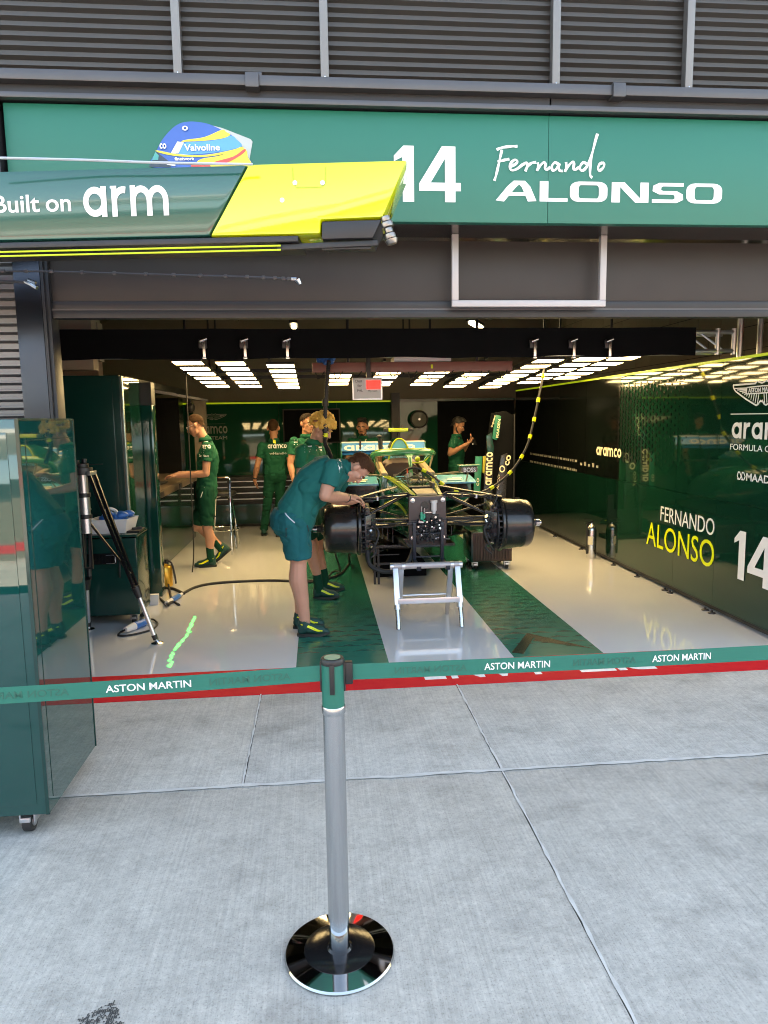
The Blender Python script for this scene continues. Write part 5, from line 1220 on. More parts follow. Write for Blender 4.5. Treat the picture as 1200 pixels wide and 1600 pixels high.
mb = MB(); mb.bb((XC-.165, 8.165, 1.532), (XC-.117, 8.235, 1.570)); mb.bb((XC+.117, 8.165, 1.532), (XC+.165, 8.235, 1.570)); mb.build('camera_end', m_black, cb_, bevel=.006)
mb = MB(); mb.cyl((XC, 8.2, 1.44), (XC, 8.2, 1.53), .014); mb.cyl((XC-.06, 8.2, 1.573), (XC-.06, 8.2, 1.605), .006); mb.cyl((XC+.05, 8.2, 1.573), (XC+.05, 8.2, 1.605), .006); mb.build('camera_mast', m_dark, cb_)
mb = MB(); mb.cyl((XC-.20, 8.3, 1.25), (XC-.21, 8.3, 1.46), .02, .016); mb.ell((XC-.21, 8.3, 1.475), (.03, .03, .022)); mb.build('lift_handle', m_dark, car)
# halo
hal = MB(); pts = [V((XC, 7.10, 1.095)), V((XC, 7.14, 1.22)), V((XC, 7.24, 1.315))]
hal.loft([[p+V((w*math.cos(a), d_*math.sin(a), 0)) for a in [2*math.pi*i/14 for i in range(14)]] for p, w, d_ in ((V((XC, 7.08, 1.085)), .020, .05), (V((XC, 7.12, 1.20)), .018, .045), (V((XC, 7.19, 1.285)), .026, .045), (V((XC, 7.25, 1.325)), .06, .04))])
ring = [V((XC-.30, 8.12, 1.17)), V((XC-.325, 7.95, 1.25)), V((XC-.31, 7.65, 1.305)), V((XC-.20, 7.36, 1.33)), V((XC, 7.25, 1.335)), V((XC+.20, 7.36, 1.33)), V((XC+.31, 7.65, 1.305)), V((XC+.325, 7.95, 1.25)), V((XC+.30, 8.12, 1.17))]
hal.tube(ring, .034, 14, 8); halo = hal.build('halo', m_cpale, car, smooth=60)
mb = MB(); mb.tube([p+V((0, -.006, .033)) for p in ring[2:7]], .010, 8, 8); mb.build('halo_crest', m_clime, halo)
for sg in (-1, 1):
    mb = MB(); mb.cyl((XC+sg*.26, 7.6, 1.11), (XC+sg*.31, 7.62, 1.29), .010); mb.build('halo_stay', m_tan, halo)
mb = MB(); mb.ell((XC+.16, 7.75, 1.235), (.03, .03, .03)); mb.tube([(XC+.08, 7.72, 1.2), (XC+.2, 7.7, 1.2), (XC+.27, 7.7, 1.25)], .008, 6, 4); mb.build('yellow_valve', m_clime, car)
# rear wing
wg = MB(); yw = 9.9
def wing_sec(x): return [V((x, yw, 1.195)), V((x, yw+.02, 1.185)), V((x, yw+.30, 1.24)), V((x, yw+.42, 1.345)), V((x, yw+.40, 1.35)), V((x, yw+.28, 1.262)), V((x, yw+.02, 1.215))]
wg.loft([wing_sec(XC-.60), wing_sec(XC+.56)]); rwg = wg.build('rear_wing', m_wblue, car, bevel=.002)
wf = MB(); wf.loft([[V((x, yw-.05, 1.245)), V((x, yw-.03, 1.235)), V((x, yw+.02, 1.345)), V((x, yw, 1.35))] for x in (XC-.60, XC+.56)]); wf.build('wing_flap', m_wblue, rwg)
wf = MB(); logo(wf, 'aramco', V((XC-.57, yw-.052, 1.252)), UX, V((0, .42, .90)), .075, 1.0, .26); wf.bb((XC-.60, yw-.006, 1.352), (XC+.56, yw+.01, 1.372)); wf.build('wing_lettering', m_white, rwg)
for x in (XC-.605, XC+.565):
    wf = MB(); wf.loft([[V((x+d_, y, z)) for y, z in ((yw-.08, 1.20), (yw-.05, 1.36), (yw+.40, 1.39), (yw+.45, .95), (yw+.1, .8), (yw-.05, 1.0))] for d_ in (-.008, .008)]); wf.build('end_plate', m_cgreen, rwg)
wf = MB(); wf.bb((XC-.02, yw+.1, .8), (XC+.02, yw+.2, 1.2)); wf.build('wing_pylon', m_carbon, rwg)
wf = MB(); wf.bb((XC-.6, yw+.15, .98), (XC+.56, yw+.35, 1.0)); wf.build('beam_wing', m_carbon, rwg)
for k in range(3):
    wf = MB(); wf.cyl((XC-.12-.0*k+.30*k-.22, yw-.04, 1.18), (XC-.34+.30*k, yw-.02, 1.40), .012); wf.build('wing_clamp', m_dark, rwg)
# tray, turning vanes, ducts, pipes and cables between the nose and the drums
mb = MB(); mb.loft([[V((XC+s_*w, y, z)) for s_, w, z in ((-1, a*.6, z0), (1, a*.6, z0), (1, a, z1), (-1, a, z1))] for y, a, z0, z1 in ((6.55, .16, .47, .56), (6.9, .24, .43, .55), (7.4, .30, .41, .56))]); mb.build('splitter_tray', m_carbon, car, bevel=.006)
for sg in (-1, 1):
    for k in range(4):
        mb = MB(); x = XC+sg*(.235+.05*k); mb.loft([[V((x+sg*(y-7)*.12+d_, y, z)) for d_, z in ((-.004, .47+.02*k), (.004, .47+.02*k), (.004, .70-.03*k), (-.004, .70-.03*k))] for y in (6.85, 7.05, 7.25)]); mb.build('turning_vane', m_carbon, car)
    xi = 1.555 if sg > 0 else .36; s_ = sg
    mb = MB(); mb.loft([[V((xi-s_*(.02+.10*t), 5.97+.06*t+dy, z)) for dy, z in ((-.012, .66-.02*t), (-.012, .86+.02*t), (.012, .86+.02*t), (.012, .66-.02*t))] for t in (0, .5, 1)]); mb.build('duct_scoop', m_carbon, car, bevel=.004)
    for k, (za, zb2, r_) in enumerate(((1.045, .99, .006), (.80, .79, .007), (.78, .70, .005), (1.035, .93, .004))):
        mb = MB(); mb.tube([(XC+sg*.16, 6.04+.02*k, za), (XC+sg*.30, 6.02+.03*k, za-.01-.012*k), (XC+sg*.46, 6.03, (za+zb2)/2+.012*(k-1)), (XC+sg*.60, 6.0, zb2+.02), (xi-s_*.05, 5.98, zb2-.05)], r_, 6, 6); mb.build('loom', m_rub if k % 2 else m_dark, car)
    for t in (.3, .55, .8):
        p = V((XC+sg*.15, 6.05, 1.022)).lerp(V((XC+sg*.66, 6.08, .985)), t); mb = MB(); mb.box(p, (.014, .092, .034)); mb.build('arm_tie', m_paper if t == .55 else m_black, car, bevel=.002)
    mb = MB(); mb.ell((XC+sg*.155, 6.035, 1.02), (.028, .026, .02)); mb.ell((XC+sg*.158, 6.05, .79), (.024, .024, .03)); mb.build('pickup_boss', m_dark, car)
    for p0, p1, r_2 in (((xi-s_*.03, 6.06, .985), (xi-s_*.10, 6.06, .985), .020), ((xi-s_*.04, 6.0, .90), (xi-s_*.04, 5.965, .90), .013), ((xi-s_*.085, 6.0, .77), (xi-s_*.085, 5.95, .77), .010)):
        mb = MB(); mb.cyl(p0, p1, r_2, n=12); mb.build('rod_end', m_dark, car, bevel=.002)
mb = MB(); rk = random.Random(31)
for i in range(7):
    x = XC-.10+.20*rk.random(); y = 6.45+.5*rk.random()
    mb.tube([(x, y, 1.075), (x+rk.uniform(-.06, .06), y+.06, 1.105+rk.random()*.03), (x+rk.uniform(-.1, .1), y+.16, 1.10), (x+rk.uniform(-.12, .12), y+.26, 1.095)], .0045, 6, 4)
mb.build('cockpit_cables', m_rub, car)
for x, z, w, h in ((-.02, 1.115, .07, .018), (.06, 1.118, .05, .014)):
    mb = MB(); mb.bb((XC+x-w/2, 6.6, z-.03), (XC+x+w/2, 6.72, z-.03+h)); mb.build('access_hatch', m_tan, car, bevel=.004)
for sg in (-1, 1):
    mb = MB(); mb.bar((XC+sg*.07, 8.0, 1.10), (XC+sg*.05, 7.62, .80), .045, .006); mb.build('seat_belt', m_dark, car)
    mb = MB(); mb.loft([[V((XC+sg*a, y, z)) for a, z in ((.205, zt-.01), (.285, zt-.02), (.28, zt+.025), (.215, zt+.025))] for y, zt in ((7.3, 1.10), (7.6, 1.125), (8.05, 1.175))]); mb.build('cockpit_padding', m_tan, car, bevel=.012)
# rear support under the gearbox
rsd = thing('rear_stand', (XC, 9.2, 0), 'black support stand under the rear of the racing car', 'stand')
mb = MB(); mb.bb((XC-.25, 9.0, .002), (XC+.25, 9.5, .06)); mb.bb((XC-.06, 9.1, .0605), (XC+.06, 9.4, .39)); mb.build('stand_body', m_black, rsd, bevel=.006)
for x in (XC-.28, XC-.22): pass
# trestle
ts = thing('trestle', (XC-.08, 5.69, 0), 'aluminium trestle stand under the nose of the racing car', 'trestle')
x0, x1 = .578, 1.152
mb = MB(); mb.cyl((x0-.01, 5.69, .478), (x1+.012, 5.69, .478), .026, n=24); mb.build('top_tube', m_alup, ts, smooth=40)
for x in (x0-.012, x0+.085, x1-.085, x1-.014):
    mb = MB(); mb.cyl((x, 5.69, .478), (x+.026, 5.69, .478), .0285, n=24); mb.build('tube_collar', m_alu, ts)
for sx, x in ((-1, x0+.03), (1, x1-.03)):
    for yy, m_ in ((5.49, 0), (5.89, 1)):
        xb = x+sx*(.0 if yy > 5.6 else -.0); top = V((x-(sx*.05 if yy > 5.6 else 0), 5.69+(.01 if yy > 5.6 else -.012), .462)); bt = V((x-(sx*.05 if yy > 5.6 else 0), yy, .003))
        mb = MB(); mb.bar(top, top.lerp(bt, .62), .044, .03, up=(0, 1, 0)); lg = mb.build('leg', m_alu, ts, bevel=.005)
        mb = MB(); mb.cyl(top.lerp(bt, .63), bt, .0185, n=16); mb.build('leg_tube', m_steel, lg)
        mb = MB(); mb.cyl(top.lerp(bt, .60), top.lerp(bt, .68), .025, n=16); mb.build('leg_collar', m_alu, lg)
mb = MB(); mb.bb((x0+.035, 5.545, .195), (x1-.035, 5.565, .24)); mb.build('front_brace', m_alu, ts, bevel=.003)
mb = MB(); mb.cyl((x0+.09, 5.815, .20), (x1-.09, 5.815, .20), .009, n=10); mb.build('rear_brace', m_alu, ts)
mb = MB(); mb.bar((x1-.06, 5.58, .2), (x1-.10, 5.80, .17), .012, .02); mb.cyl((x1-.085, 5.7, .165), (x1-.05, 5.68, .16), .006); mb.build('side_stay', m_steel, ts)
# equipment under and beside the car
bx_ = thing('black_box', (.86, 7.55, 0), 'low black equipment box on the floor under the racing car', 'box')
mb = MB(); mb.loft([[V((.57, 7.40, .003)), V((1.13, 7.40, .003)), V((1.13, 7.85, .003)), V((.57, 7.85, .003))], [V((.57, 7.40, .14)), V((1.13, 7.40, .14)), V((1.13, 7.85, .14)), V((.57, 7.85, .14))], [V((.72, 7.55, .24)), V((1.02, 7.55, .24)), V((1.02, 7.75, .24)), V((.72, 7.75, .24))]]); mb.build('case', m_cloth, bx_, bevel=.012)
mb = MB(); mb.tube([(.74, 7.60, .24), (.74, 7.58, .30), (1.0, 7.58, .30), (1.0, 7.60, .24)], .012, 8, 4); mb.build('handle', m_black, bx_)
fs_ = thing('side_stand', (.62, 7.6, 0), 'dark metal prop frame behind the trestle under the left of the car', 'stand')
mb = MB()
for x in (.535, .575): mb.bb((x, 7.08, .003), (x+.022, 7.11, .44))
mb.bb((.535, 7.085, .20), (.90, 7.10, .225)); mb.bb((.535, 7.085, .30), (.80, 7.10, .312)); mb.build('prop', m_dark, fs_, bevel=.003)
ht = thing('heater_cart', (1.92, 7.8, 0), 'brown ribbed heater cart on castors beside the right side of the car', 'heater')
mb = MB(); mb.bb((1.66, 7.60, .09), (2.12, 8.05, .425)); mb.build('case', m_cart, ht, bevel=.01)
mb = MB(); mb.bb((1.675, 7.588, .10), (2.115, 7.5995, .42)); hf = mb.build('front_grille', m_heat, ht, bevel=.004)
for i in range(13):
    mb = MB(); x = 1.70+i*.031; mb.bb((x, 7.572, .12), (x+.012, 7.5875, .40)); mb.build('rib', m_heat, hf)
for p in ((1.71, 7.66, .002), (2.07, 7.66, .002), (1.71, 7.98, .002), (2.07, 7.98, .002)): caster(V(p), ht, .038)
# spare bodywork standing behind the car on the right
sb = thing('spare_bodywork', (2.35, 9.3, 0), 'tall black and green spare wing panels with white lettering standing by the right partition', 'bodywork')
PS = lambda x, y, d=0: pY(x, y, 9.3-d)
def panel_(px, name, m, d=0.0):
    mb = MB(); a = [PS(x, y, d) for x, y in px]; b = [p+V((.0, .03, 0)) for p in a]; n = len(a)
    mb.add(a+b, [tuple(range(n)), tuple(range(2*n-1, n-1, -1))]+[(i, i+n, (i+1) % n+n, (i+1) % n) for i in range(n)]); return mb.build(name, m, sb, bevel=.004)
panel_([(768, 646), (790, 642), (803, 650), (803, 800), (760, 800), (752, 780), (760, 700)], 'wing_panel', m_cloth)
panel_([(775, 648), (783, 650), (780, 680), (776, 688), (769, 685)], 'green_flap', mat('flap_green', (.012, .16, .10), .25), .05)
panel_([(760, 681), (768, 676), (772, 700), (770, 712), (762, 710)], 'teal_flap', m_cart, .05)
panel_([(743, 713), (754, 713), (750, 770), (740, 772)], 'green_end', mat('flap_green', (.012, .16, .10), .25), .05)
panel_([(755, 713), (760, 713), (757, 740), (754, 738)], 'olive_strip', mat('olive_paint', (.35, .30, .03), .4), .055)
panel_([(757, 712), (771, 712), (769, 790), (756, 790)], 'end_plate', m_carbon, .04)
panel_([(783, 712), (793, 708), (790, 800), (772, 800)], 'rear_plate', m_carbon, .03)
sb['label'] = 'tall black and green spare wing parts with upright white lettering standing by the right partition'
mb = MB(); o = PS(768, 758, .075); vu = V((-1, 0, 0)); uu = (PS(770, 712, .075)-o).normalized()
logo(mb, 'aramco', o, uu, vu, .085, (PS(770, 706, .075)-o).length, .27)
mb.build('upright_lettering', m_cream, sb)
mb = MB(); o = PS(788, 735, .06); ribbon(mb, arc(0, 0, .032, .038, 0, 360, 20), .016, o+V((-.03, 0, .02)), UX, UZ); mb.build('upright_lettering', m_cream, sb)
mb = MB(); text(mb, 'co', PS(795, 728, .06), (.25, 0, 1), (-1, 0, .25), h=.06, w=.14, bold=.02)
mb.build('upright_lettering', m_cream, sb)
mb = MB(); text(mb, 'MAADEN', PS(778.5, 684, .085), (.13, 0, 1), (-1, 0, .1), w=.24, h=.034, bold=.01); mb.build('upright_lettering', m_cream, sb)
mb = MB(); text(mb, 'Cognizant', PS(770, 668, .085), (.3, 0, 1), (-1, 0, .3), w=.16, h=.03, bold=.01)
mb.build('upright_lettering', m_cream, sb)
mb = MB(); text(mb, 'co', PS(748.5, 759, .085), (.02, 0, 1), (-1, 0, 0), w=.10, h=.034); mb.build('upright_lettering', m_cream, sb)
mb = MB(); text(mb, 'AECO', PS(779, 765, .05), (.1, 0, 1), (-1, 0, .1), w=.2, h=.03)
mb.build('upright_lettering', m_cream, sb)
mb = MB(); mb.bb((2.18, 9.2, .002), (2.75, 9.5, .05)); mb.bb((2.2, 9.33, .0505), (2.7, 9.36, .60)); mb.cyl((2.27, 9.28, .05), (2.27, 9.28, 1.2), .014); mb.cyl((2.60, 9.26, .05), (2.60, 9.26, 1.72), .010); mb.build('rack', m_black, sb)

# ================================================================== PEOPLE
def grow(mb, name, m, parent, vox, it=4, amp=0.0, fr=(9, 9, 9), keep=None, fac=.5, ground=None, crease=0.0):
    """Fuse overlapping closed shapes into one continuous skin."""
    me = bpy.data.meshes.new('tmp'); me.from_pydata([p for p in mb.v], [], mb.f)
    bm = bmesh.new(); bm.from_mesh(me); bmesh.ops.recalc_face_normals(bm, faces=bm.faces); bm.to_mesh(me); bm.free()
    ob = bpy.data.objects.new('tmp', me); C.objects.link(ob)
    r = ob.modifiers.new('r', 'REMESH'); r.mode = 'VOXEL'; r.voxel_size = vox; r.adaptivity = 0
    if it: s = ob.modifiers.new('s', 'SMOOTH'); s.factor = fac; s.iterations = it
    dg = bpy.context.evaluated_depsgraph_get(); dg.update()
    out = bpy.data.meshes.new_from_object(ob.evaluated_get(dg)); out.name = name
    bpy.data.objects.remove(ob); bpy.data.meshes.remove(me)
    if amp:
        f = V(fr)
        for v, nrm in zip(out.vertices, [q.vector.copy() for q in out.vertex_normals]):
            p = V((v.co.x*f.x, v.co.y*f.y, v.co.z*f.z))
            v.co += nrm*amp*(noise.noise(p)+.5*noise.noise(p*2.1+V((5, 1, 3))))
            if crease: v.co -= nrm*crease*max(0, 1-3.2*abs(noise.noise(p*.8+V((9, 4, 2)))))**1.5*max(0, .55+noise.noise(p*.35))
    if ground is not None:
        for v in out.vertices:
            if v.co.z < ground: v.co.z = ground
    if keep:
        bm = bmesh.new(); bm.from_mesh(out)
        bmesh.ops.delete(bm, geom=[f for f in bm.faces if not keep(f.calc_center_median())], context='FACES'); bm.to_mesh(out); bm.free()
    bvh = BVHTree.FromPolygons([v.co.copy() for v in out.vertices], [list(p.vertices) for p in out.polygons])
    o0 = ORG[parent.name]
    for v in out.vertices: v.co -= o0
    out.materials.clear(); out.materials.append(m); out.shade_smooth()
    o = place(bpy.data.objects.new(name, out), o0, parent); return o, bvh
def drape(mb, bvh, d, lift=.003):
    d = V(d).normalized(); keep = [True]*len(mb.v)
    for i, p in enumerate(mb.v):
        h = bvh.ray_cast(p-d*.6, d, 1.6)
        if h[0] is not None: mb.v[i] = h[0]-d*lift
        else: keep[i] = False
    fs, ms = [], []
    for f, m in zip(mb.f, mb.m):
        if all(keep[i] for i in f): fs.append(f); ms.append(m)
    mb.f, mb.m = fs, ms; return mb
def rows(mb, o, u, v, w, h, n, gap):          # little sponsor bars
    for i in range(n): 
        k = 3; ww = w*(1-.12*(i % 3)); oo = V(o)-V(v).normalized()*i*(h+gap); uu = V(u).normalized()
        for j_ in range(k): quad(mb, oo+uu*ww*j_/k, u, v, ww/k, h)
    return mb
def hand(mb, w, d, n, th, curl=.35, s=1.0, spread=1.0):
    d, n = V(d).normalized(), V(n).normalized(); n = (n-d*n.dot(d)).normalized(); sd = d.cross(n)*th    # th: +1/-1 which side the thumb leaves
    rot = Matrix((sd, d, n)).transposed()
    mb.ell(w+d*.048*s, (.041*s, .054*s, .016*s), rot, 14, 8)
    mb.cap_(w-d*.02, w+d*.03*s, .026*s, .028*s)
    for i, (off, L_) in enumerate(((.030, .070), (.011, .080), (-.009, .074), (-.027, .058))):
        p = w+d*(.088-.004*abs(i-1))*s+sd*off*s; a = d+sd*off*1.5*spread; a.normalize(); c_ = curl*(1+.12*i)
        for q, (fl_, r0, r1) in enumerate(((.45, .0095, .009), (.32, .009, .0082), (.25, .0082, .0072))):
            a = (Matrix.Rotation(-c_*(1 if q else .6)*th, 3, sd*th) @ a) if False else (a*math.cos(c_)+n*math.sin(c_)).normalized() if q == 0 else ((a*math.cos(c_)+(n-a*n.dot(a)).normalized()*math.sin(c_)).normalized() if abs(a.dot(n)) < .98 else -d)
            p2 = p+a*L_*fl_*s; mb.cap_(p, p2, r0*s, r1*s, 10); p = p2
    p = w+d*.022*s+sd*.030*s; a = (d*.62+sd*.72+n*.25).normalized(); p2 = p+a*.042*s; mb.cap_(w+d*.02*s+sd*.012*s, p, .017*s, .014*s, 10); mb.cap_(p, p2, .0125*s, .011*s, 10); mb.cap_(p2, p2+(d*.85+sd*.25+n*.4).normalized()*.034*s, .0105*s, .0085*s, 10)
def person(label, J, vox=.007, skin=None, shirt=None, bottom=None, trousers=False, hair='short', hcol=None, glasses=False, beard=None, longsleeve=False, collar=True, shoe=True, build=1.0):
    skin = skin or m_skin
    base = V(((J['anr'].x+J['anl'].x)/2, (J['anr'].y+J['anl'].y)/2, 0)); P_ = thing('person', base, label, 'person', None)
    hc = (J['hipl']+J['hipr'])/2; sc = (J['shl']+J['shr'])/2; nb = J['neck']; hd = J['head']; B = build
    lh = (J['hipr']-J['hipl']).normalized(); ls = (J['shr']-J['shl']).normalized()
    spine = (sc-hc); sp_ = spine.normalized(); bend = J.get('bend', V((0, 0, 0)))
    def torso(mb, ex, upto=1.0, low=-.03, shoulders=True):
        rings = []
        for t, wl, wd in ((low, .158, .112), (.12, .160, .115), (.35, .148, .108), (.6, .165, .122), (.82, .178, .118), (.95, .160, .098), (1.04, .105, .075)):
            c_ = hc.lerp(sc, t)+bend*(4*t*(1-t))
            tan = ((hc.lerp(sc, t+.1)+bend*(4*(t+.1)*(.9-t)))-(hc.lerp(sc, t-.1)+bend*(4*(t-.1)*(1.1-t)))).normalized() if 0 < t < 1 else sp_
            l_ = lh.lerp(ls, max(0, min(1, t))); l_ = (l_-tan*l_.dot(tan)).normalized(); f_ = l_.cross(tan)
            k = 22
            rings.append([c_ + l_*(wl*B+ex)*math.copysign(abs(math.cos(a))**.85, math.cos(a)) + f_*(wd*B*J.get('deep', 1)+ex)*math.copysign(abs(math.sin(a))**.85, math.sin(a)) for a in [2*math.pi*i/k for i in range(k)]])
        mb.loft(rings)
        if shoulders:
            for s_ in ('l', 'r'): mb.cap_(sc.lerp(J['sh'+s_], .45)-sp_*.02, J['sh'+s_]-sp_*.015, .070*B+ex, .060*B+ex)
            mb.cap_(sc+sp_*.01, nb, .072*B+ex*.5, .056*B+ex*.5)
    # ---- body: one continuous skin
    hf, hu = J['hf'].normalized(), J['hu'].normalized(); hu = (hu-hf*hu.dot(hf)).normalized(); hr = hf.cross(hu)
    HM = Matrix((hr, hf, hu)).transposed(); H = lambda x, y, z: hd+HM @ V((x, y, z))
    sk = MB(); torso(sk, -.022)
    sk.cap_(nb-sp_*.03, hd.lerp(nb, .30)-hf*.012, .054, .052)
    sk.ell(H(0, -.012, .028), (.074, .094, .086), HM); sk.ell(H(0, .030, -.035), (.060, .062, .080), HM); sk.ell(H(0, .052, -.088), (.036, .034, .028), HM)
    sk.cap_(H(-.045, .015, -.078), H(-.012, .062, -.10), .022, .020); sk.cap_(H(.045, .015, -.078), H(.012, .062, -.10), .022, .020)
    sk.cap_(H(0, .086, .005), H(0, .106, -.034), .009, .0135); sk.ell(H(-.013, .094, -.038), .009); sk.ell(H(.013, .094, -.038), .009)
    sk.ell(H(0, .074, .020), (.046, .018, .012), HM); sk.ell(H(0, .084, -.062), (.024, .012, .008), HM); sk.ell(H(0, .082, -.074), (.022, .012, .008), HM)
    sk.ell(H(-.042, .060, -.022), (.020, .022, .018), HM); sk.ell(H(.042, .060, -.022), (.020, .022, .018), HM)
    for s_ in (-1, 1): sk.ell(H(s_*.085, -.010, -.012), (.012, .021, .032), HM); sk.ell(H(s_*.074, -.002, -.034), (.010, .012, .012), HM)
    for s_, th in (('l', 1), ('r', -1)):
        sh, el, wr = J['sh'+s_], J['el'+s_], J['wr'+s_]
        sk.cap_(sh, sh.lerp(el, .5), .052*B, .048*B); sk.cap_(sh.lerp(el, .5), el, .047*B, .039*B)
        sk.cap_(el, el.lerp(wr, .3), .040*B, .043*B); sk.cap_(el.lerp(wr, .3), wr, .042*B, .028*B)
        hd_ = J.get('hd'+s_, (wr-el)); hn_ = J.get('hn'+s_, V((0, 0, -1))); hand(sk, wr, hd_, hn_, J.get('th'+s_, th), J.get('curl', .35))
        hp__, kn, an = J['hip'+s_], J['kn'+s_], J['an'+s_]
        sk.cap_(hp__, kn, .078*B, .056*B); sk.cap_(kn+(hp__-kn).normalized()*.02, kn, .056*B, .054*B)
        fw = J['ft'+s_].normalized(); fl_ = V((fw.x, fw.y, 0)).normalized()
        cm = kn.lerp(an, .32)-fl_*(.004 if trousers else .018); cr = .046 if trousers else .060; sk.cap_(kn, cm, .050*B, cr*B); sk.cap_(cm, kn.lerp(an, .7), cr*B, .042*B); sk.cap_(kn.lerp(an, .7), an, .040*B, .036*B)
        sk.cap_(kn+fl_*.018, kn+fl_*.02-UZ*.03, .040*B, .036*B); sk.cap_(an, an+fw*.05-UZ*.06, .034, .026)
    body, bb_ = grow(sk, 'body', skin, P_, vox, 3)
    # ---- eyes, lips, brows
    for s_ in (-1, 1):
        mb = MB(); mb.ell(H(s_*.031, .0785, .000), (.0125, .010, .0065), HM, 12, 8); e = mb.build('eye', m_eye, P_, smooth=180)
        mb = MB(); mb.ell(H(s_*.031, .0865, -.0005), (.0052, .004, .0055), HM, 10, 6); mb.build('pupil', m_pupil, e, smooth=180)
        mb = MB(); mb.tube([H(s_*.014, .092, .017), H(s_*.032, .090, .022), H(s_*.050, .074, .016)], .0042, 6, 4); mb.build('eyebrow', hcol or m_hbrown, P_)
    mb = MB(); mb.ell(H(0, .0935, -.0675), (.021, .004, .0055), HM, 14, 6); mb.build('lips', m_lip, P_, smooth=180)
    # ---- hair
    hb = MB(); rh = random.Random(len(label))
    inv = HM.inverted()
    if hair == 'curly':
        for i in range(330):
            a, z_ = rh.uniform(0, 2*math.pi), rh.uniform(-.5, 1)
            dxy = math.sqrt(max(0, 1-z_*z_)); p = V((.088*dxy*math.cos(a), -.012+.108*dxy*math.sin(a), .036+.098*z_))
            if p.y > .045 and p.z < .045+.2*(p.y-.045): continue
            if abs(p.x) > .06 and p.y > -.03 and p.z < -.005: continue
            hb.ell(H(*(p*rh.uniform(.94, 1.13))), rh.uniform(.013, .021), None, 8, 6)
        grow(hb, 'hair', hcol, P_, .006, 1, .004, (60, 60, 60))
    else:
        th_ = {'short': .007, 'cropped': .0035, 'tall': .010}[hair]
        hb.ell(H(0, -.012, .030), (.075+th_, .096+th_, .087+th_), HM, 20, 14); hb.ell(H(0, -.052, -.035), (.058+th_, .046+th_, .055), HM)
        if hair == 'tall': 
            for i in range(60): hb.ell(H(rh.uniform(-.05, .05), rh.uniform(-.05, .075), .105+rh.uniform(0, .022)), rh.uniform(.014, .02), None, 8, 6)
        if hair == 'short': hb.ell(H(0, .02, .082), (.058, .070, .048), HM); hb.ell(H(0, .066, .078), (.048, .028, .028), HM)
        rec = .02 if hair == 'cropped' else 0
        def kp(c_):
            q = inv @ (c_-hd); thr = -.060+.95*(q.y+.085)+.012*noise.noise(c_*60)+rec*.6
            if q.y > .02: thr = max(thr, .048+rec)
            if abs(q.x) > .05 and -.045 < q.y < .035: thr = max(thr, .020)
            return q.z > thr
        o, _ = grow(hb, 'hair', hcol or m_hbrown, P_, .006, 2, .0035 if hair != 'cropped' else .001, (70, 70, 25), keep=kp)
    if beard:
        mb = MB()
        if beard == 'goatee':
            mb.tube([H(-.024, .086, -.066), H(-.012, .096, -.055), H(0, .098, -.052), H(.012, .096, -.055), H(.024, .086, -.066)], .0055, 8, 3); mb.ell(H(0, .078, -.098), (.022, .014, .016), HM, 12, 8)
            mb.tube([H(-.060, .0, -.05), H(-.050, .03, -.085), H(-.03, .06, -.108), H(0, .075, -.115), H(.03, .06, -.108), H(.050, .03, -.085), H(.060, .0, -.05)], .010, 8, 3)
        else:
            mb.tube([H(-.070, -.005, -.03), H(-.060, .02, -.075), H(-.034, .058, -.104), H(0, .074, -.112), H(.034, .058, -.104), H(.060, .02, -.075), H(.070, -.005, -.03)], .012, 8, 4)
            mb.tube([H(-.024, .086, -.068), H(-.010, .096, -.055), H(.010, .096, -.055), H(.024, .086, -.068)], .006, 8, 3)
        grow(mb, 'beard', hcol or m_hbrown, P_, .005, 1, .002, (90, 90, 90))
    if glasses:
        mb = MB()
        for s_ in (-1, 1):
            mb.tube([H(s_*.032+.024*math.cos(a), .098-abs(.024*math.cos(a)*.15), .0+.017*math.sin(a)) for a in [2*math.pi*i/18 for i in range(18)]], .0028, 6, closed=True)
            mb.tube([H(s_*.056, .094, .006), H(s_*.078, .05, .008), H(s_*.080, -.01, .003)], .0028, 6, 3)
        mb.tube([H(-.009, .1, .004), H(0, .103, .006), H(.009, .1, .004)], .0025, 6); mb.build('glasses', glasses if not isinstance(glasses, bool) else m_black, P_)
    # ---- shirt
    sh_ = MB(); torso(sh_, .004, low=J.get('hem', -.10))
    for s_ in ('l', 'r'):
        a, b = J['sh'+s_], J['el'+s_]; t = J.get('slv', .58); d_ = (b-a)
        p = a+d_*t; sh_.cap_(a, a+d_*.18, .066*B, .066*B); sh_.cyl(a, p, .066*B, .064*B if not J.get('wide') else .07*B, n=18)
    shirt_o, sb_ = grow(sh_, 'shirt', shirt or m_polog, P_, vox*1.1, 3, .008, J.get('fold', (9, 9, 15)), crease=.014)
    if collar:
        mb = MB(); ax = (hd-nb).normalized().lerp(sp_, .6).normalized(); f_ = (hf-ax*hf.dot(ax)); f_ = (lh.cross(sp_)-ax*lh.cross(sp_).dot(ax)).normalized(); s2 = ax.cross(f_); k = 24; A, Bv = [], []
        for i in range(k+1):
            a = R(22+316*i/k); dr_ = f_*math.cos(a)+s2*math.sin(a)
            A.append(nb+ax*(.022-.006*math.cos(a))+dr_*.062); Bv.append(nb-ax*(.020+.018*max(0, math.cos(a)))+dr_*.078)
        n_ = len(A); A2 = [p+ (p-nb).normalized()*.005 for p in A]; B2 = [p+(p-nb).normalized()*.006 for p in Bv]
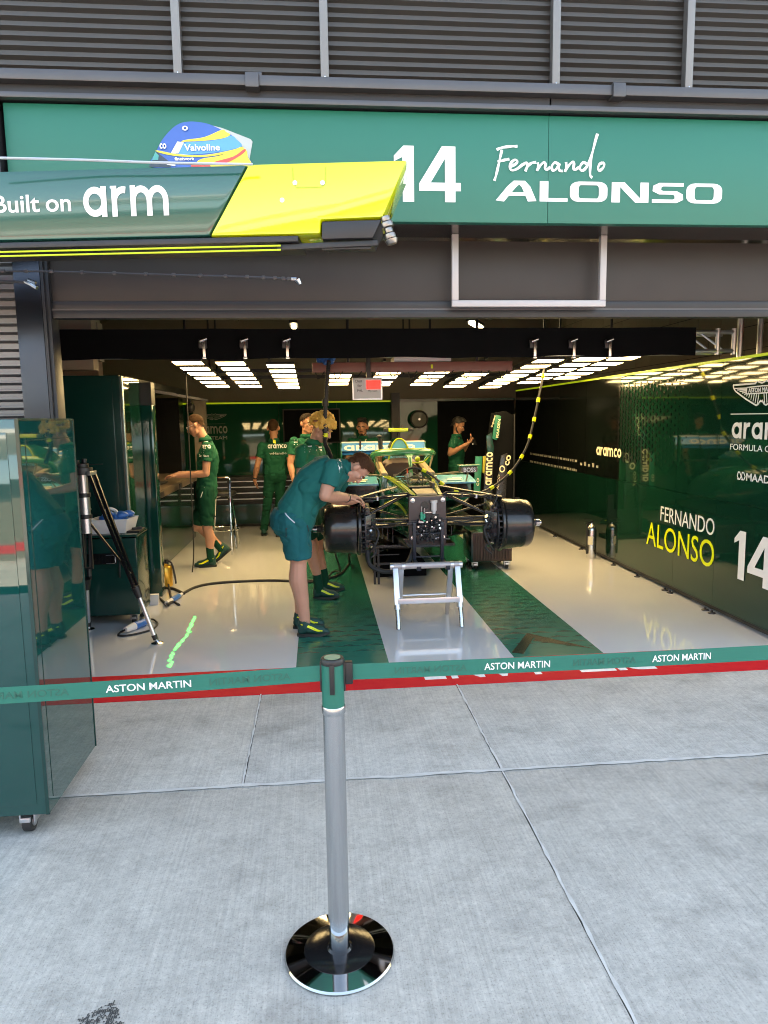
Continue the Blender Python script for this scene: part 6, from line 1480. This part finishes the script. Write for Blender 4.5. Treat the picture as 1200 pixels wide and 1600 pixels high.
        mb.add(A+Bv+A2+B2, [(i, i+1, n_+i+1, n_+i) for i in range(n_-1)]+[(2*n_+i, 3*n_+i, 3*n_+i+1, 2*n_+i+1) for i in range(n_-1)]+[(i, 2*n_+i, 2*n_+i+1, i+1) for i in range(n_-1)]+[(n_+i, n_+i+1, 3*n_+i+1, 3*n_+i) for i in range(n_-1)]); mb.build('collar', shirt or m_polog, P_, smooth=180)
    # ---- shorts or trousers
    pt = MB(); rings = []
    c0 = hc-sp_*.02; up_ = sp_.lerp(UZ, .7).normalized(); l_ = (lh-up_*lh.dot(up_)).normalized(); f_ = l_.cross(up_)
    for t, wl, wd in ((-.11, .120, .085), (-.06, .168, .122), (.02, .168, .126), (.085, .156, .114)):
        rings.append([c0+up_*t+l_*wl*B*math.cos(a)+f_*wd*B*J.get('deep', 1)*math.sin(a) for a in [2*math.pi*i/22 for i in range(22)]])
    pt.loft(rings)
    for s_ in ('l', 'r'):
        hp__, kn, an = J['hip'+s_], J['kn'+s_], J['an'+s_]; d_ = kn-hp__
        if trousers:
            pt.cap_(hp__, kn, .098*B, .070*B); pt.cap_(kn, kn.lerp(an, .5), .071*B, .062*B); pt.cyl(kn.lerp(an, .5), an-UZ*.03, .062*B, .060*B, n=18)
        else:
            pt.cap_(hp__, hp__+d_*.5, .102*B, .092*B); pt.cyl(hp__+d_*.2, hp__+d_*J.get('len', 1.0), .097*B, .085*B, n=20)
    bot_o, pb_ = grow(pt, 'trousers' if trousers else 'shorts', bottom or m_shortg, P_, vox*1.1, 3, .008, (8, 8, 13), crease=.016)
    # ---- shoes and socks
    for s_ in ('l', 'r'):
        an, fw = J['an'+s_], J['ft'+s_].normalized(); flat = abs(fw.z) < .2
        side = fw.cross(UZ).normalized(); upf = side.cross(fw)
        gz = 0.004; q = lambda a, b, c_=0: an+fw*a+upf*b+side*c_
        s = MB(); s.ell(q(-.025, -.055), (.036, .036, .04)); s.cap_(q(-.02, -.025), q(.035, -.035), .040, .040); s.cap_(q(.03, -.045), q(.13, -.062), .041, .037); s.cap_(q(.11, -.066), q(.165, -.074), .036, .027); s.cap_(q(-.01, .01), q(-.01, -.05), .043, .040)
        so, sbv = grow(s, 'shoe', m_shoe, P_, .006, 3, .002, (25, 25, 25), ground=gz if flat else None)
        sl_ = MB(); rings = []
        for a, w in ((-.064, .016), (-.045, .034), (0, .040), (.06, .042), (.12, .044), (.165, .034), (.192, .012)):
            rings.append([q(a, -.100+(.012 if a > .15 else 0), -w), q(a, -.100+(.012 if a > .15 else 0), w), q(a, -.078+(.008 if a > .15 else 0), w*.98), q(a, -.078+(.008 if a > .15 else 0), -w*.98)])
        sl_.loft(rings); 
        if flat:
            mz = min(p.z for p in sl_.v)
            for p in sl_.v: p.z += .001-mz
        sl_.build('sole', m_sole, so, smooth=40)
        st_ = MB(); 
        for k_ in (0, .022): ribbon(st_, [(-.03+k_, .0), (.03+k_, -.025), (.085+k_, -.052), (.115+k_, -.058)], .009, an-side*.2, fw, upf, 0, sm=4)
        drape(st_, sbv, side*(1 if side.y > 0 else -1) if abs(side.y) > .3 else V((0, 1, 0)), .002)
        if st_.f: st_.build('shoe_stripe', m_yellow, so)
        if not trousers:
            k_ = MB(); k_.cyl(an-UZ*.04, an+(J['kn'+s_]-an).normalized()*J.get('sock', .05), .044, .043, n=20); k_.build('sock', m_shoe if J.get('sock', .05) < .1 else m_shortg, P_, smooth=60)
    return P_, dict(shirt=sb_, bottom=pb_, body=bb_, H=H, sp=sp_, ls=ls, lh=lh, sc=sc, hc=hc)

# --- mechanic bending over the brake drum, facing right
J = dict(hipr=pY(458, 812, 5.41), hipl=pY(460, 812, 5.60), shr=pY(520, 733, 5.33), shl=pY(536, 734, 5.68), neck=pY(540, 730, 5.50), head=pY(559, 731, 5.50),
         hf=V((.30, -.05, -.95)), hu=V((.92, 0, .28)), elr=pY(508, 774, 5.30), wrr=pY(543, 778, 5.62), ell=pY(522, 779, 5.78), wrl=pY(549, 783, 5.90),
         hdr=V((.75, .35, .05)), hnr=V((.1, .3, -.9)), hdl=V((.6, .2, .0)), hnl=V((0, 0, -1)), knr=pY(466, 874, 5.42), knl=pY(468, 870, 5.62), anr=V((-.135, 5.44, .105)), anl=V((-.175, 5.66, .105)),
         ftr=V((1, -.06, 0)), ftl=V((1, .06, 0)), bend=V((-.035, 0, .045)), hem=-.16, deep=1.12, slv=.62, curl=.6, len=.98, sock=.045, fold=(10, 8, 10))
p1, D = person('mechanic in teal polo and shorts bending over the left brake drum', J, .006, m_skin, m_polo, m_short, hair='short', hcol=m_hbrown, build=1.21)
m_polodk = mat('piping_grey', (.45, .50, .55), .5)
mb = MB(); ribbon(mb, [(p.x, p.z) for p in (pY(435, 787, 5.2), pY(439, 797, 5.2), pY(447, 808, 5.2), pY(460, 820, 5.2))], .009, (0, 5.0, 0), UX, UZ, 0, sm=4); drape(mb, D['bottom'], (0, 1, 0)); mb.build('piping', m_polodk, p1)
mb = MB(); q0, q1, q2, q3 = [pY(x, y, 5.2) for x, y in ((446, 829), (480, 826), (482, 836), (446, 842))]
ribbon(mb, [(q.x, q.z) for q in (q0, q1, q2, q3, q0)], .006, (0, 5.0, 0), UX, UZ, 0); drape(mb, D['bottom'], (0, 1, 0), .006); mb.build('pocket_flap', m_sole, p1)
mb = MB(); a = pY(524, 722, 5.0); rows(mb, (a.x+.005, 4.9, a.z), (.5, 0, -1), (1, 0, .45), .032, .009, 0, 0)
for i in range(5):
    o = pY(529+i*.9, 720+i*5.0, 4.9); 
    for k in range(3): quad(mb, o+V((.0, 0, -.007*k)), (.35, 0, -1), (1, 0, .35), .007, .030-.004*(i % 2))
drape(mb, D['shirt'], (0, 1, 0), .003); mb.build('sleeve_print', m_white, p1)
mb = MB(); a = pY(486, 722, 5.2)
logo(mb, 'co', pY(488, 719, 4.9), (.83, 0, .55), (-.4, 0, .9), .05, .10); drape(mb, D['shirt'], V((.35, .75, -.55)), .003)
if mb.f: mb.build('back_print', m_white, p1)
mb = MB(); ax = (J['wrr']-J['elr']).normalized(); c_ = J['wrr']-ax*.018; u_, w_ = frame_from(ax)
mb.lathe([(.033, -.011), (.037, -.009), (.037, .009), (.033, .011)], c_, ax, 20); mb.cyl(c_+V((.0, -.03, .012)), c_+V((.0, -.044, .017)), .017, n=16); mb.build('wristwatch', m_black, p1, smooth=40)

# --- curly blond man behind, facing the car
J = dict(hipr=pY(476, 795, 6.50), hipl=pY(482, 795, 6.68), shr=pY(472, 704, 6.44), shl=pY(498, 706, 6.78), neck=pY(490, 690, 6.60), head=pY(503, 669, 6.58),
         hf=V((.80, -.28, -.52)), hu=V((.5, -.1, .85)), elr=pY(470, 752, 6.40), wrr=pY(508, 758, 6.40), ell=pY(505, 748, 6.85), wrl=pY(523, 735, 6.68),
         knr=pY(487, 846, 6.54), knl=pY(496, 846, 6.80), anr=V((-.02, 6.60, .105)), anl=V((.04, 6.88, .105)), ftr=V((1, -.1, 0)), ftl=V((1, 0, 0)), hem=-.14, sock=.14, len=.88, slv=.6)
p2, D = person('man with curly blond hair in bright green polo looking down beside the hanging hose', J, .007, m_skin, m_pololt, m_shortg, hair='curly', hcol=m_hblond)
mb = MB()
for i in range(4):
    o = pY(475, 698+i*4.2, 6.0); quad(mb, o, UX, UZ, .07-.008*i, .012); o = pY(494, 695+i*4.6, 6.0)
    quad(mb, o, (1, 0, -.15), UZ, .055, .014)
drape(mb, D['shirt'], (0, 1, 0)); mb.build('shirt_print', m_white, p2)

# --- man at the laptop, facing left
J = dict(hipl=pY(322, 766, 8.20), hipr=pY(324, 766, 8.40), shl=pY(324, 699, 8.10), shr=pY(326, 700, 8.48), neck=pY(321, 686, 8.30), head=pY(305, 664, 8.30),
         hf=V((-.90, -.03, -.42)), hu=V((-.42, 0, .9)), ell=pY(322, 740, 8.06), wrl=pY(279, 743, 8.14), elr=pY(318, 742, 8.52), wrr=pY(284, 740, 8.36), hdl=V((-1, .1, .02)), hdr=V((-1, -.05, 0)),
         knl=pY(324, 824, 8.22), knr=pY(308, 822, 8.44), anl=V((-1.27, 8.28, .105)), anr=V((-1.17, 8.52, .19)), ftl=V((-1, -.06, 0)), ftr=V((-.75, 0, -.62)), hem=-.13, sock=.14, len=.94, slv=.55, curl=.3)
p3, D = person('man in spectacles and green shorts typing at the laptop', J, .007, m_skin, m_polog, m_shortg, hair='cropped', hcol=m_hshort, glasses=m_paper)
mb = MB()
for i in range(6): quad(mb, pY(303, 693+i*3.6, 7.6), UX, UZ, .062-.006*i, .010)
drape(mb, D['shirt'], (0, 1, 0)); mb.build('sleeve_print', m_white, p3)
mb = MB(); wings(mb, pY(332, 687, 7.6)+V((0, 0, 0)), (1, .5, 0), UZ, .07); drape(mb, D['shirt'], (-.35, .94, 0)); 
if mb.f: mb.build('back_emblem', m_yellow, p3)
mb = MB(); logo(mb, 'ara', pY(328, 703, 7.6), (1, .3, 0), UZ, .04, .11); text(mb, 'Han', pY(329, 717, 7.6), (1, .3, 0), UZ, w=.075, h=.025, bold=.02); drape(mb, D['shirt'], (-.35, .94, 0))
if mb.f: mb.build('back_print', m_white, p3)
mb = MB(); ribbon(mb, [(p.x, p.z) for p in (pY(317, 763, 8), pY(314, 771, 8), pY(311, 779, 8))], .008, (0, 7.6, 0), UX, UZ, 0); drape(mb, D['bottom'], (0, 1, 0)); mb.build('piping', m_white, p3)

# --- man walking away
J = dict(hipl=pY(422, 740, 10.42), hipr=pY(438, 740, 10.42), shl=pY(409, 697, 10.40), shr=pY(448, 697, 10.40), neck=pY(428, 687, 10.40), head=pY(427, 668, 10.42),
         hf=V((.05, 1, -.12)), hu=V((0, .1, 1)), ell=pY(402, 728, 10.36), wrl=pY(398, 748, 10.46), elr=pY(455, 728, 10.36), wrr=pY(459, 748, 10.5), hdl=V((.02, .15, -1)), hdr=V((.0, .2, -1)), hnl=V((.9, .2, 0)), hnr=V((-.9, .2, 0)), thl=1, thr=-1,
         knl=pY(418, 786, 10.38), knr=pY(437, 786, 10.5), anl=V((-.82, 10.46, .12)), anr=V((-.60, 10.32, .12)), ftl=V((-.12, 1, 0)), ftr=V((.1, 1, 0)), hem=-.08, slv=.58)
p4, D = person('man with shaved head seen from behind walking away in green trousers', J, .007, m_skin2, m_polog, m_shortg, trousers=True, hair='cropped', hcol=m_hshort)
mb = MB()
o = pY(429, 690.5, 10.0)
mb.add([o+V((x, 0, z)) for x, z in ((-.12, .03), (-.04, .024), (0, .015), (.04, .024), (.12, .03), (.09, 0), (.04, -.025), (0, -.035), (-.04, -.025), (-.09, 0))], [(0, 1, 8, 9), (1, 2, 7, 8), (2, 3, 6, 7), (3, 4, 5, 6)])
drape(mb, D['shirt'], (0, 1, 0), .014); mb.build('back_emblem', m_yellow, p4)
mb = MB(); logo(mb, 'aramco', pY(416, 702, 10.0), UX, UZ, .055, .27, .25); text(mb, 'wHandle', pY(419, 712, 10.0), UX, UZ, w=.24, h=.035, bold=.02); drape(mb, D['shirt'], (0, 1, 0), .010); mb.build('back_print', m_white, p4)
mb = MB(); quad(mb, pY(427.5, 679, 10.0), UX, UZ, .018, .05); drape(mb, D['shirt'], (0, 1, 0), .012); 
if mb.f: mb.build('collar_tag', m_white, p4)
mb = MB(); ax = (J['wrl']-J['ell']).normalized(); mb.lathe([(.032, -.010), (.036, -.008), (.036, .008), (.032, .010)], J['wrl']-ax*.02, ax, 16); mb.build('wristband', m_black, p4)

# --- man with dark spectacles behind the blond man
def standing(cx, Y, zh, face, wide=.19, lean=0.0, side=None):
    f_ = V(face); f_.z = 0; f_.normalize(); s_ = f_.cross(UZ).normalized(); k = (zh)/1.63; b = V((cx, Y, 0))
    up = lambda z, a=0.0, c_=0.0: b+UZ*z*k+s_*a+f_*c_
    return dict(hipr=up(.92, .09), hipl=up(.92, -.09), shr=up(1.40, wide), shl=up(1.40, -wide), neck=up(1.47, 0, .0), head=b+UZ*zh+f_*.03, hf=V(face), hu=V((0, 0, 1)),
                elr=up(1.12, wide+.06, -.02), wrr=up(.88, wide+.06, .06), ell=up(1.12, -wide-.06, -.02), wrl=up(.88, -wide-.06, .06), hdr=V((0, 0, -1))+f_*.15, hdl=V((0, 0, -1))+f_*.15, hnr=-s_, hnl=s_,
                knr=up(.50, .10, .02), knl=up(.50, -.10, .02), anr=V((b+s_*.11).to_tuple()[:2]+(.12,)), anl=V((b-s_*.11).to_tuple()[:2]+(.12,)), ftr=f_+s_*.15, ftl=f_-s_*.15)
h5 = pY(480, 661, 9.2); J = standing(h5.x-.02, 9.2, h5.z, (.62, -.76, -.12))
p5, D = person('man in dark spectacles half hidden behind the curly blond man', J, .008, m_skin2, m_polog, m_shortg, trousers=True, hair='short', hcol=m_hdark, glasses=True)
mb = MB()
for i in range(4): quad(mb, pY(458, 686+i*3.5, 8.7), UX, UZ, .045, .011)
drape(mb, D['shirt'], (0, 1, 0)); 
if mb.f: mb.build('sleeve_print', m_white, p5)
h6 = pY(567, 667, 10.85); J = standing(h6.x, 10.85, h6.z, (-.28, -.93, -.14))
p6, D = person('dark haired man with goatee facing the camera behind the rear wing', J, .008, m_skin2, m_polog, m_shortg, trousers=True, hair='tall', hcol=m_hblack, beard='goatee')
mb = MB(); ribbon(mb, [(p.x, p.z) for p in (pY(577, 679, 10.5), pY(573, 690, 10.5), pY(570, 702, 10.5))], .018, (0, 10.3, 0), UX, UZ, 0, sm=3); drape(mb, D['shirt'], (0, 1, 0)); 
if mb.f: mb.build('lanyard', m_cream, p6)
h7 = pY(713, 664, 10.5); J = standing(h7.x, 10.5, h7.z, (.80, -.30, -.45))
J['elr'] = pY(703, 709, 10.30); J['wrr'] = pY(727, 695, 10.12); J['ell'] = pY(722, 706, 10.62); J['wrl'] = pY(731, 693, 10.22); J['hdr'] = V((.7, -.1, .35)); J['hdl'] = V((.3, -.3, .5)); J['hnr'] = V((0, .2, 1)); J['hnl'] = V((0, -.2, 1))
p7, D = person('man in dark green polo looking down at a phone by the rear partition', J, .008, m_skin2, m_polog, m_shortg, trousers=True, hair='short', hcol=m_hblack, beard='full')
mb = MB()
for i in range(4): quad(mb, pY(711, 684+i*3.2, 10), UX, UZ, .05, .010); quad(mb, pY(700, 684+i*3.2, 10), UX, UZ, .03, .010)
drape(mb, D['shirt'], (0, 1, 0))
if mb.f: mb.build('shirt_print', m_faint, p7)
ph = MB(); a = J['wrr'].lerp(J['wrl'], .5)+V((.10, -.03, .035)); ph.box(a, (.075, .008, .15), Matrix.Rotation(R(-55), 3, 'X')); ph.build('phone', m_blackg, label='dark mobile phone in the hands of the man by the rear partition', cat='phone', bevel=.004)
